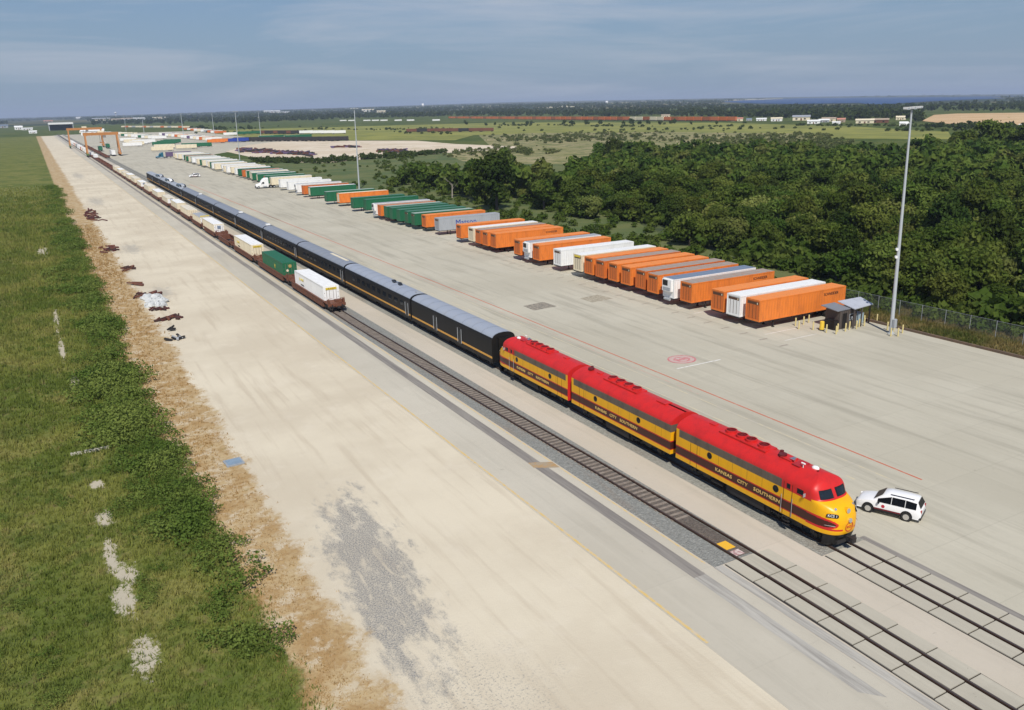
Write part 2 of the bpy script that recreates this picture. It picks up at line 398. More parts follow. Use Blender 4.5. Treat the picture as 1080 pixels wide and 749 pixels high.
def mat_concrete(name, a, b, jx=5.0, jy=5.0, joint=.35, stain=.4, tracks=True, x0=0):
    g = G(name); p = g.pos(); x, y, z = g.sep(p)
    big = g.noise(p, .045, 5, .6); fine = g.noise(p, 2.2, 5, .7)
    st = g.noise(g.scaled(p, (.55, .035, 1)), 1.0, 6, .65)
    st2 = g.noise(g.scaled(p, (1.6, .02, 1)), 1.0, 4, .6)
    blot = g.noise(p, .6, 5, .7)
    k = g.mix(g.step(big, .35, .65), a, b)
    k = g.mix(g.math('MULTIPLY', g.step(st, .48, .68), stain), k, tuple(.70*q for q in a))
    k = g.mix(g.math('MULTIPLY', g.step(st2, .55, .7), stain*.6), k, tuple(min(.8, 1.12*q) for q in b))
    k = g.mix(g.math('MULTIPLY', g.step(blot, .62, .78), stain*.6), k, tuple(.66*q for q in a))
    k = g.mix(g.math('MULTIPLY', g.step(fine, .5, .75), .18), k, tuple(.75*q for q in a))
    def lines(c, pitch, w):
        fr = g.math('FRACT', g.math('DIVIDE', c, pitch)); return g.math('LESS_THAN', fr, w/pitch)
    j = g.math('MAXIMUM', lines(g.math('ADD', x, x0), jx, .06), lines(y, jy, .06))
    k = g.mix(g.math('MULTIPLY', j, joint), k, tuple(.45*q for q in a))
    spot = g.noise(p, 1.7, 3, .6, 1.5)
    k = g.mix(g.math('MULTIPLY', g.step(spot, .70, .76), .55), k, tuple(.5*q for q in a))
    # slab to slab tone
    fx = g.math('FLOOR', g.math('DIVIDE', g.math('ADD', x, x0), jx)); fy = g.math('FLOOR', g.math('DIVIDE', y, jy))
    cb = g.n('ShaderNodeCombineXYZ'); g.l(fx, cb.inputs[0]); g.l(fy, cb.inputs[1])
    wn_ = g.n('ShaderNodeTexWhiteNoise'); g.l(cb.outputs[0], wn_.inputs[0])
    k = g.mix(g.math('MULTIPLY', wn_.outputs[0], .10), k, tuple(.62*q for q in a))
    g.base(k); g.rough(.88); g.b.inputs['Specular IOR Level'].default_value = .2
    return g.m
C_STRIP = mat_concrete('platform_concrete', (.46, .425, .345), (.52, .485, .40), 5.6, 9.0, .10, .3, x0=-28.4)
C_MID = mat_concrete('median_concrete', (.48, .43, .345), (.53, .475, .39), 3.2, 9.0, .12, .3, x0=-38)
C_YARD = mat_concrete('yard_concrete', (.435, .405, .32), (.485, .455, .365), 5.6, 6.0, .20, .6)
PANEL = mat_concrete('crossing_panel_concrete', (.41, .38, .305), (.46, .43, .35), 50, 2.5, .0, .5)
Y1 = 1700.0
FENCE_X = 100.2
sheet('platform', [(28.3, -20), (34.15, -20), (34.15, 1500), (28.3, 1500)], .004, C_STRIP)
sheet('track_bed', [(34.15, -20), (38.9, -20), (38.9, 1600), (34.15, 1600)], .000, C_MID)
sheet('track_median', [(38.0, -20), (41.3, -20), (41.3, 1600), (38.0, 1600)], .006, C_MID)
YARD_R = 96.2
sheet('yard', [(45.2, -20), (94.6, -20), (94.6, 60), (94.6, 74), (YARD_R, 76), (YARD_R, 300), (YARD_R+1, 560), (112, 640), (175, 760), (330, 1000), (420, 1450), (300, 2150), (45.2, 2150)], .006, C_YARD)
sheet('track_bed', [(41.1, -20), (45.3, -20), (45.3, 33.2), (41.1, 33.2)], .008, C_MID)
# ballast
def mat_ballast(name, c1, c2):
    g = G(name); p = g.pos()
    v = g.n('ShaderNodeTexVoronoi'); v.inputs['Scale'].default_value = 9; g.l(p, v.inputs['Vector'])
    f = g.noise(p, 4, 4, .8); b = g.noise(g.scaled(p, (1, .2, 1)), .5, 4, .6)
    k = g.mix(g.step(f, .3, .7), c1, c2)
    cs = g.sep(v.outputs['Color'])
    k = g.mix(g.math('MULTIPLY', cs[0], .45), k, tuple(.4*q for q in c1))
    k = g.mix(g.math('MULTIPLY', g.step(b, .5, .7), .4), k, (.24, .18, .13))
    g.base(k); g.rough(.95); g.bump(v.outputs['Distance'], .7, .1); return g.m
BAL = mat_ballast('ballast', (.21, .215, .195), (.33, .33, .30))
BALC = mat_ballast('fouled_ballast', (.11, .09, .075), (.17, .145, .12))
rect('ballast', 34.25, 38.05, 35.8, 1600, .010, BAL)
rect('ballast', 41.25, 45.35, 33.2, 1600, .014, mat_ballast('pale_ballast', (.27, .265, .225), (.38, .37, .32)))
# crane runway bands, painted lines
g_ = G('runway_rubber'); p_ = g_.pos(); g_.base(g_.mix(g_.step(g_.noise(g_.scaled(p_, (3, .12, 1)), 1.0, 5, .7), .3, .7), (.17, .155, .14), (.27, .25, .22))); g_.rough(.9); RUN = g_.m
g_ = G('faint_runway_rubber'); p_ = g_.pos(); g_.base(g_.mix(g_.step(g_.noise(g_.scaled(p_, (3, .15, 1)), 1.0, 5, .7), .35, .65), (.28, .265, .235), (.44, .42, .37))); g_.rough(.9); RUNF = g_.m
sheet('runway_band', [(32.28, 35.5), (33.25, 35.5), (33.2, 900), (33.2, 1480), (32.28, 1480)], .010, RUN)
sheet('runway_band', [(32.28, 23), (33.2, 22), (33.25, 35.5), (32.28, 35.5)], .010, RUNF)
rect('runway_band', 34.2, 34.9, -20, 35.8, .012, RUNF)
rect('runway_band', 45.3, 45.85, -20, 33.6, .012, RUN)
g_ = G('worn_yellow_paint'); p_ = g_.pos(); g_.base(g_.mix(g_.step(g_.noise(p_, 2.2, 5, .75), .40, .62), (.62, .44, .15), (.54, .46, .33))); g_.rough(.8); YPT = g_.m
g_ = G('worn_red_paint'); p_ = g_.pos(); g_.base(g_.mix(g_.step(g_.noise(p_, 1.6, 5, .75), .52, .75), (.50, .13, .07), (.45, .36, .29))); g_.rough(.8); RPT = g_.m
g_ = G('worn_white_paint'); p_ = g_.pos(); g_.base(g_.mix(g_.step(g_.noise(p_, 2, 5, .7), .45, .7), (.66, .65, .60), (.46, .43, .36))); g_.rough(.8); WPT = g_.m
rect('yellow_line', 28.40, 28.60, 30, 700, .009, YPT)
rect('yellow_line', 34.02, 34.14, 36.5, 700, .009, YPT)
rect('red_line', 56.95, 57.13, 37.2, 120, .011, RPT)
sheet('red_line', [(56.95, 120), (57.13, 120), (54.9, 380), (54.65, 380)], .011, RPT)
g_ = G('ghost_paint'); p_ = g_.pos(); g_.base(g_.mix(g_.step(g_.noise(p_, .9, 5, .7), .42, .58), (.53, .47, .32), (.45, .415, .34))); g_.rough(.85); GPT = g_.m
g_ = G('ghost_red_paint'); p_ = g_.pos(); g_.base(g_.mix(g_.step(g_.noise(p_, .9, 5, .7), .40, .62), (.50, .33, .26), (.45, .415, .34))); g_.rough(.85); GRPT = g_.m
rect('faded_line', 52.6, 52.8, 40, 330, .011, GPT); rect('faded_line', 55.0, 55.14, 38, 330, .011, GPT)
rect('faded_line', 49.6, 49.74, 52, 330, .011, GPT); rect('faded_line', 55.9, 56.03, 62, 380, .011, GRPT)
rect('faded_line', 47.6, 47.75, 52, 220, .011, WPT)
# red ring marking and white bar
mb = MB(); cxr, cyr, rx, ry = 62.5, 72.5, 1.75, 1.6
for k in range(48):
    a0, a1 = 2*math.pi*k/48, 2*math.pi*(k+1)/48
    for (q0, q1) in ((.86, 1.0), (.45, .58)):
        mb.quad(*[(cxr+rx*q*math.cos(a), cyr+ry*q*math.sin(a), .012) for q, a in ((q0, a0), (q1, a0), (q1, a1), (q0, a1))])
for sx_ in (-1, 1):
    mb.quad((cxr-1.1, cyr+sx_*.15-.12, .0125), (cxr+1.1, cyr+sx_*.15-.12, .0125), (cxr+1.1, cyr+sx_*.15+.12, .0125), (cxr-1.1, cyr+sx_*.15+.12, .0125))
g_ = G('pink_red_paint'); p_ = g_.pos(); g_.base(g_.mix(g_.step(g_.noise(p_, 3, 4, .75), .42, .62), (.50, .11, .13), (.50, .33, .30))); g_.rough(.8); PKR = g_.m
mb2 = MB()
for k in range(48):
    a0, a1 = 2*math.pi*k/48, 2*math.pi*(k+1)/48
    mb2.quad(*[(cxr+rx*q*math.cos(a), cyr+ry*q*math.sin(a), .0108) for q, a in ((.0, a0), (.86, a0), (.86, a1), (.0, a1))])
g_ = G('pink_fill'); p_ = g_.pos(); g_.base(g_.mix(g_.step(g_.noise(p_, 2.5, 4, .75), .4, .6), (.52, .33, .30), (.48, .42, .36))); g_.rough(.8)
struct(mb2.build('red_circle_marking', g_.m)); struct(mb.build('red_circle_marking', PKR))
rect('white_line', 59.7, 66.2, 69.85, 70.1, .011, WPT)
# gravel-filled drain pits in the yard
g_ = G('pit_gravel'); p_ = g_.pos(); g_.base(g_.mix(g_.step(g_.noise(p_, 2.2, 4, .8), .35, .65), (.13, .12, .10), (.35, .31, .24))); g_.rough(.95)
sheet('drain_grating', [(60.5, 103.2), (64.7, 103.6), (64.5, 107.2), (60.6, 106.6)], .011, g_.m)
g_ = G('pit_gravel_pale'); p_ = g_.pos(); g_.base(g_.mix(g_.step(g_.noise(p_, 2.2, 4, .8), .35, .65), (.25, .22, .16), (.42, .38, .29))); g_.rough(.95)
sheet('drain_grating', [(70.4, 102.6), (74.6, 103.0), (74.2, 106.7), (70.4, 106.0)], .011, g_.m)
# stain beside the runway, orange rust
g_ = G('rust_stain'); p_ = g_.pos(); g_.base(g_.mix(g_.step(g_.noise(p_, 1.3, 4, .7), .35, .6), (.40, .24, .09), (.33, .27, .19))); g_.rough(.9)
sheet('rust_stain', [(32.2, 55.4), (33.3, 54.7), (34.1, 54.3), (34.15, 55.6), (33.4, 56.0), (32.3, 56.5)], .013, g_.m)
# slot dashes in front of the trailer row
g_ = G('slot_mark_paint'); p_ = g_.pos(); g_.base(g_.mix(g_.step(g_.noise(p_, 2, 3, .7), .4, .6), (.24, .21, .17), (.34, .30, .24))); g_.rough(.9)
mb = MB(); mb2 = MB()
y = 70.0
while y < 260:
    mb.quad((75.9, y, .0115), (77.3, y, .0115), (77.3, y+.28, .0115), (75.9, y+.28, .0115))
    mb2.quad((78.4, y+1.6, .0115), (84, y+1.6, .0115), (84, y+1.75, .0115), (78.4, y+1.75, .0115)); y += 3.42
struct(mb.build('slot_marks', g_.m)); struct(mb2.build('slot_marks', WPT))
# side strip beyond the yard edge: low timber kerb and dry grass bank
def mat_bank():
    g = G('dry_bank'); p = g.pos(); a = g.noise(p, .3, 5, .7); b = g.noise(p, 2.2, 5, .7)
    k = g.mix(g.step(a, .4, .62), (.075, .095, .025), (.26, .19, .075)); k = g.mix(g.math('MULTIPLY', g.step(b, .5, .7), .6), k, (.045, .06, .02))
    g.base(k); g.rough(.95); g.bump(b, .6, .3); return g.m
BANK = mat_bank()
sheet('grass_bank', [(95.2, -20), (106, -20), (106, 92), (96.2, 92), (96.2, 74.5), (95.2, 74.0)], .02, BANK)
def mat_scrub():
    g = G('scrub_clearing'); p = g.pos(); a = g.noise(p, .05, 5, .65); b = g.noise(p, .8, 5, .7)
    k = g.mix(g.step(a, .4, .6), (.066, .100, .022), (.115, .130, .036)); k = g.mix(g.math('MULTIPLY', g.step(b, .5, .7), .4), k, (.05, .07, .02))
    g.base(k); g.rough(.95); g.bump(b, .6, .4); return g.m
sheet('grass_clearing', [(96.3, 92), (130, 92), (150, 130), (240, 380), (300, 520), (215, 560), (98, 560), (96.3, 300)], .01, mat_scrub())
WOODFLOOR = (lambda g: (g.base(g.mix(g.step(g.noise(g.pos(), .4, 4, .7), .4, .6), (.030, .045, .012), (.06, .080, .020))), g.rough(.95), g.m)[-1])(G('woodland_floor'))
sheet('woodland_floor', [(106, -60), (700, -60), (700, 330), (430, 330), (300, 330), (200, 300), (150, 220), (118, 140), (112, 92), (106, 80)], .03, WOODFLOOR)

# far sheets, laid out at their own distance
def pxs(*p): return [at_t(a, b) for a, b in p]
def noise_mat(name, c1, c2, s1, c3=None, s3=1, t=(.4, .6), t3=(.55, .65), f3=.8):
    g = G(name); p = g.pos(); k = g.mix(g.step(g.noise(p, s1, 5, .65), *t), c1, c2)
    if c3: k = g.mix(g.math('MULTIPLY', g.step(g.noise(p, s3, 5, .7), *t3), f3), k, c3)
    g.base(k); g.rough(.95); g.b.inputs['Specular IOR Level'].default_value = .1; return g.m
SAND = noise_mat('sandy_lot', (.56, .47, .35), (.62, .54, .42), .02, (.42, .35, .22), .05)
SCRUBM = noise_mat('sandy_scrub', (.33, .28, .16), (.22, .21, .09), .035, (.10, .125, .04), .09, (.35, .6), (.50, .56), .85)
sheet('sandy_lot', [(*q[:2], 0) for q in pxs((238, 160), (262, 153), (300, 148.5), (440, 148.5), (480, 152), (545, 154.5), (560, 157), (500, 159.5), (455, 162.5), (405, 166), (350, 171.5), (310, 171.5), (270, 167))], .05, SAND)
sheet('sandy_scrub', [(*q[:2], 0) for q in pxs((488, 170), (470, 163), (520, 157), (505, 143), (560, 140.5), (700, 139.5), (850, 141), (870, 147), (800, 158), (700, 168), (620, 174), (560, 173))], .04, SCRUBM)
YGRASS = noise_mat('pale_meadow', (.25, .25, .065), (.19, .20, .055), .01, (.10, .13, .038), .03, t3=(.5, .65), f3=.6)
sheet('pale_meadow', [(*q[:2], 0) for q in pxs((205, 138.5), (238, 132.5), (480, 128.5), (760, 129.5), (900, 133.5), (1000, 139), (1005, 147), (880, 146), (700, 139.2), (500, 142.5), (480, 148), (300, 147.5), (262, 145))], .035, YGRASS)
TANF = noise_mat('ploughed_field', (.50, .34, .18), (.56, .40, .23), .01)
sheet('ploughed_field', pxs((972, 128), (985, 121.5), (1010, 120), (1180, 118), (1180, 133), (1080, 132.5), (1000, 131)), .4, TANF)
PALE = noise_mat('bright_far_field', (.42, .38, .24), (.50, .45, .30), .004)
for q in (((430, 113.5), (520, 110.5), (530, 112), (445, 115)), ((560, 113), (615, 110), (630, 112), (575, 114.5)), ((640, 109), (700, 107.5), (735, 108.5), (660, 110.2)),
          ((270, 124), (330, 121.5), (335, 122.7), (280, 125)), ((700, 105.2), (770, 104.6), (775, 105.2), (702, 106))):
    sheet('far_field', pxs(*q), 1.0, PALE)
g_ = G('lake_water'); g_.base(g_.mix(g_.step(g_.noise(g_.pos(), .002, 4, .6), .4, .6), (.020, .060, .17), (.03, .075, .19))); g_.rough(.6); g_.b.inputs['Specular IOR Level'].default_value = .05
LAKE = g_.m
def lake(pts): sheet('lake', pxs(*pts), 1.5, LAKE)
lake([(755, 107.8), (800, 105.3), (850, 103.6), (945, 102.9), (1040, 102.6), (1062, 104.0), (1020, 105.4), (985, 107), (955, 109), (925, 111.2), (905, 109), (870, 109.5), (835, 110), (800, 109.5)])
lake([(1010, 101.6), (1050, 101.4), (1085, 101.2), (1085, 102.2), (1040, 102.2)])
sheet('lake_shore', pxs((745, 106.7), (790, 105.0), (825, 104.2), (826, 104.7), (792, 105.8), (750, 107.4)), 2.2, PALE)

# ------------------------------------------------------------------ tracks
RAIL = paint('rusty_rail', (.060, .034, .024), .5, .4, dirt=.4, dirtc=(.10, .05, .03))
RAILTOP = flat('rail_head', (.14, .11, .10), .35, .6)
TIE = noise_mat('weathered_tie', (.21, .175, .145), (.28, .24, .20), 1.5, (.13, .10, .08), 6)
FLANGE = flat('flangeway_rubber', (.030, .024, .020), .8)
def cxA(y): return float(np.interp(y, [-20, 20, 30, 45, 80, 110, 1600], [36.85, 36.9, 37.1, 36.85, 36.15, 35.75, 35.6]))
def cxB(y): return 43.35
def track(cx, y0, y1, tname):
    mb = MB(); ys = []
    y = y0
    while y < y1: ys.append(y); y += 4 if y < 130 else 40
    ys.append(y1)
    for s_ in (-1, 1):
        for (w, z0, z1, mi) in ((.09, .02, .125, 0), (.045, .125, .155, 1)):
            for a, b in zip(ys[:-1], ys[1:]):
                xa, xb = cx(a)+s_*.7525, cx(b)+s_*.7525; i = len(mb.v)
                mb.v += [(xa-w, a, z0), (xa+w, a, z0), (xb+w, b, z0), (xb-w, b, z0), (xa-w, a, z1), (xa+w, a, z1), (xb+w, b, z1), (xb-w, b, z1)]
                for q in ((0, 3, 2, 1), (4, 5, 6, 7), (0, 1, 5, 4), (1, 2, 6, 5), (2, 3, 7, 6), (3, 0, 4, 7)):
                    mb.f.append(tuple(i+k for k in q)); mb.mi.append(mi)
    return struct(mb.build(tname, [RAIL, RAILTOP]))
track(cxA, -20, 1600, 'rails'); track(cxB, -20, 1600, 'rails')
track(lambda y: 864.0, 500, 2600, 'rails')
mb = MB(); y = 36.6
while y < 420:
    for cx in (cxA, cxB):
        if cx is cxB and not (y < 34): continue
        c = cx(y); j = random.uniform(-.04, .04); a = random.uniform(-.02, .02)
        if y > 42 or random.random() < .0: mb.box(c-.98+j, c+.98+j, y-.12+a, y+.12+a, 0.0, .045+random.uniform(-.01, .012))
    y += .62
struct(mb.build('ties', TIE))
# fouled strip between the rails
mb = MB(); ys = list(range(36, 130, 4)) + list(range(130, 1600, 60))
for a, b in zip(ys[:-1], ys[1:]): mb.quad((cxA(a)-.62, a, .020), (cxA(a)+.62, a, .020), (cxA(b)+.62, b, .020), (cxA(b)-.62, b, .020))
struct(mb.build('fouled_ballast', BALC))
# concrete crossing panels with open joints
def panels(cx, y1, nm):
    mb = MB(); y = y1; gp = .05
    while y > -18:
        for (a, b) in ((-1.92, -.90), (-.60, .60), (.90, 1.92)):
            mb.box(cx(y)+a+.02, cx(y)+b-.02, y-2.5+gp, y-gp, -.02, .085+random.uniform(-.004, .004))
        y -= 2.5
    struct(mb.build(nm, PANEL))
    mb = MB(); yy = [y1, 25, 15, 0, -18]
    for a, b in zip(yy[1:], yy[:-1]): mb.quad((cx(a)-1.97, a, .024), (cx(a)+1.97, a, .024), (cx(b)+1.97, b, .024), (cx(b)-1.97, b, .024))
    struct(mb.build('panel_joints', FLANGE))
panels(cxA, 35.7, 'crossing_panels'); panels(cxB, 33.1, 'crossing_panels')
rect('yellow_marking', 36.35, 37.25, 37.0, 38.0, .03, flat('fresh_yellow', (.75, .42, .03), .7))
rect('white_marking', 36.45, 37.2, 36.1, 36.75, .03, noise_mat('pink_white_marking', (.6, .5, .46), (.35, .2, .2), 4))

# ------------------------------------------------------------------ rolling stock helpers
def wheel_mesh(r=.46, w=.13):
    def mk():
        mb = MB(); mb.cyl((-w/2, 0, 0), (w/2, 0, 0), r, n=20, m=0); mb.cyl((-w/2-.02, 0, 0), (w/2+.02, 0, 0), r*.55, n=14, m=1)
        mb.cyl((-w/2-.05, 0, 0), (w/2+.05, 0, 0), r*.2, n=8, m=0)
        return mb.mesh('wheel', [mt('black'), mt('dark')])
    return cached(('wheel', r, w), mk)
def bogie_frame(wb, name='dark'):
    def mk():
        mb = MB()
        for s in (-1, 1):
            x = s*1.02
            mb.beam((x, -wb/2-.35, .62), (x, wb/2+.35, .62), .16, .22); mb.box(x-.12, x+.12, -.45, .45, .30, .75)
            for e in (-1, 1):
                mb.box(x-.15, x+.15, e*wb/2-.17, e*wb/2+.17, .33, .68); mb.beam((x, e*wb/2, .7), (x, e*.3, .38), .12, .14)
                mb.cyl((x, e*.25, .35), (x, e*.25, .68), .10, n=8)
                mb.beam((x+s*.12, e*(wb/2+.3), .5), (x+s*.12, e*(wb/2+.3), .22), .08, .3)
        mb.box(-1.0, 1.0, -.2, .2, .45, .72)
        for e in (-1, 1): mb.cyl((-.72, e*wb/2, .47), (.72, e*wb/2, .47), .08, n=8)
        return mb.mesh('truck_frame', [mt(name)])
    return cached(('bf', wb, name), mk)
def bogie(parent, y, wb=2.6, r=.46, kind='dark', detail=True, nax=2):
    t = put('bogie', bogie_frame(wb, kind), parent, (0, y, .12))
    if detail:
        for s in (-1, 1):
            for e in (-1, 1): put('wheel', wheel_mesh(r), t, (s*.75, e*wb/2, .47))
    return t

# ------------------------------------------------------------------ streamlined locomotives
LOCO_MATS = [mt('black'), paint('loco_yellow', YEL, .35, dirt=.22, dirtc=(.45, .22, .02)), paint('loco_red', REDP, .42, dirt=.35, dirtc=(.24, .018, .02)),
             paint('loco_maroon', (.055, .014, .010), .35, dirt=.15, dirtc=(.09, .03, .02)), paint('side_grille', (.16, .13, .10), .55, .3, dirt=.4, dirtc=(.05, .04, .03)), paint('seam_brown', (.34, .17, .02), .5)]
GOLD = flat('gold_lettering', (.72, .50, .16), .5); WHT = flat('white_lettering', (.8, .8, .78), .5); SILV = flat('polished_metal', (.7, .7, .72), .2, .9)
_zl = [.97, 1.02, 1.1, 1.2, 1.32, 1.35, 1.38, 1.42, 1.45, 1.48, 1.51, 1.54, 1.57, 1.60, 1.63, 1.66, 1.69, 1.72, 1.75, 1.78, 1.81, 1.84, 1.87, 1.90, 1.93, 1.96, 1.99, 2.02, 2.05, 2.09, 2.12, 2.15, 2.18, 2.22, 2.30, 2.42, 2.55, 2.68, 2.82, 2.95, 3.05, 3.10, 3.14,
       3.22, 3.3, 3.4, 3.5, 3.58, 3.66, 3.75, 3.85, 3.95, 4.05, 4.15, 4.24, 4.32, 4.38, 4.42, 4.44]
def _yf(z): return float(np.interp(z, [.5, .95, 1.2, 1.8, 2.1, 2.4, 2.65, 2.85, 3.0, 3.10, 3.15, 3.75, 3.95, 4.15, 4.3, 4.4, 4.45], [.30, .12, .03, .0, .03, .12, .28, .50, .78, 1.12, 1.24, 1.58, 1.72, 1.9, 2.2, 2.6, 2.9]))
def _w(z): return float(np.interp(z, [.5, .97, 3.55, 3.72, 3.88, 4.03, 4.17, 4.29, 4.37, 4.42, 4.45], [1.46, 1.55, 1.55, 1.52, 1.43, 1.26, 1.02, .72, .45, .22, .05]))
def _sg(v, p): return math.copysign(abs(v)**p, v)
def nose_pt(t, z, off=0.0):
    """t 0..pi from left side round the nose to the right side"""
    def P(t, z):
        yf = _yf(z); c = max(2.3 - yf, .05); w = _w(z); n = 2/2.7
        return Vector((-w*_sg(math.cos(t), n), yf + c*(1-abs(math.sin(t))**n), z))
    p = P(t, z)
    if off:
        d1 = P(t+.01, z)-P(t-.01, z); d2 = P(t, z+.02)-P(t, z-.02); nn = d1.cross(d2).normalized()
        p = p + nn*off
    return p
def loco_body(L, cab):
    mb = MB(); nt_ = 96
    def col(x, y, z):
        # face colours of the stepped livery
        if z < 1.0: return 0
        if y > 2.3 or not cab:
            if z < 1.06: return 0
            if z < 1.37: return 1
            if z < 1.46: return 2
            if z < 2.09: return 3
            if z < 2.19: return 2
            if z < 2.97: return 1
            if z < 3.56: return 2 if (cab and y < 4.6) else (4 if y < L-.35 else 1)
            return 2
        if z < 1.06: return 0
        a = abs(x)
        if z < 1.30: return 1
        if z < 1.44: return 2 if a > .52 else 1
        # dark band tapering to a rounded end on each side of the nose
        th = math.acos(min(1, (a/1.55)**(2.7/2))) if a < 1.55 else 0
        q = 1 - (th/1.02)**2.2
        if q > 0:
            hh = .33*math.sqrt(q); zc = 1.78 - .02
            if abs(z-zc) < hh*.92 - .02: return 3
        q2 = 1 - (th/1.13)**2.2
        if q2 > 0 and abs(z-1.76) < .43*math.sqrt(q2): return 2
        if z > 3.12: return 2
        if z > 2.97 and y > 1.95: return 2
        return 1
    if cab:
        ysd = [L, L-.35, L*.75, L*.5, L*.3, 4.6, 3.6, 2.3]
        rows = []
        for z in _zl:
            w = _w(z); left = [Vector((-w, y, z)) for y in ysd[:-1]]; right = [Vector((w, y, z)) for y in ysd[:-1]][::-1]
            rows.append(left + [nose_pt(math.pi*k/nt_, z) for k in range(nt_+1)] + right)
        mb.grid(rows, mf=col)
        mb.v = [tuple(p) for p in mb.v]
    else:
        rows = []
        for z in _zl:
            w = _w(z); rows.append([(-w, L, z), (-w, L-.35, z), (-w, L*.66, z), (-w, L*.33, z), (-w, .35, z), (-w, 0, z), (0, -.0, z), (w, 0, z), (w, .35, z), (w, L*.5, z), (w, L, z)])
        mb.grid(rows, mf=col)
    # rear bulkhead
    i = len(mb.v); ring = [(-_w(z), L, z) for z in _zl] + [(_w(z), L, z) for z in reversed(_zl)]
    mb.v += ring; mb.f.append(tuple(range(i+len(ring)-1, i-1, -1))); mb.mi.append(2)
    for s_ in (-1, 1):
        for yy in ((6.4, 7.9, 9.4, 10.9, 13.0) if cab else (1.2, 2.0, 5.6, 7.2, 8.8, 12.4)): mb.box(*sorted((s_*1.548, s_*1.556)), yy-.012, yy+.012, 2.23, 2.95, 5)
    # top cap strip
    zt = _zl[-1]; w = _w(zt); mb.quad((-w, 3.0, zt), (w, 3.0, zt), (w, L, zt), (-w, L, zt), 2)
    return mb
def patch(t0, t1, z0, z1, off, nt=6, nz=3, thick=.02):
    mb = MB(); rows = [[nose_pt(t0+(t1-t0)*i/nt, z0+(z1-z0)*j/nz, off) for i in range(nt+1)] for j in range(nz+1)]
    mb.grid(rows); mb.v = [tuple(v) for v in mb.v]; return mb
def frame_on(t, z, off):
    p = nose_pt(t, z, off); d1 = (nose_pt(t+.01, z)-nose_pt(t-.01, z)).normalized(); d2 = (nose_pt(t, z+.03)-nose_pt(t, z-.03)).normalized()
    n = d1.cross(d2).normalized(); d2 = n.cross(d1).normalized(); return p, (tuple(d1), tuple(d2), tuple(n))
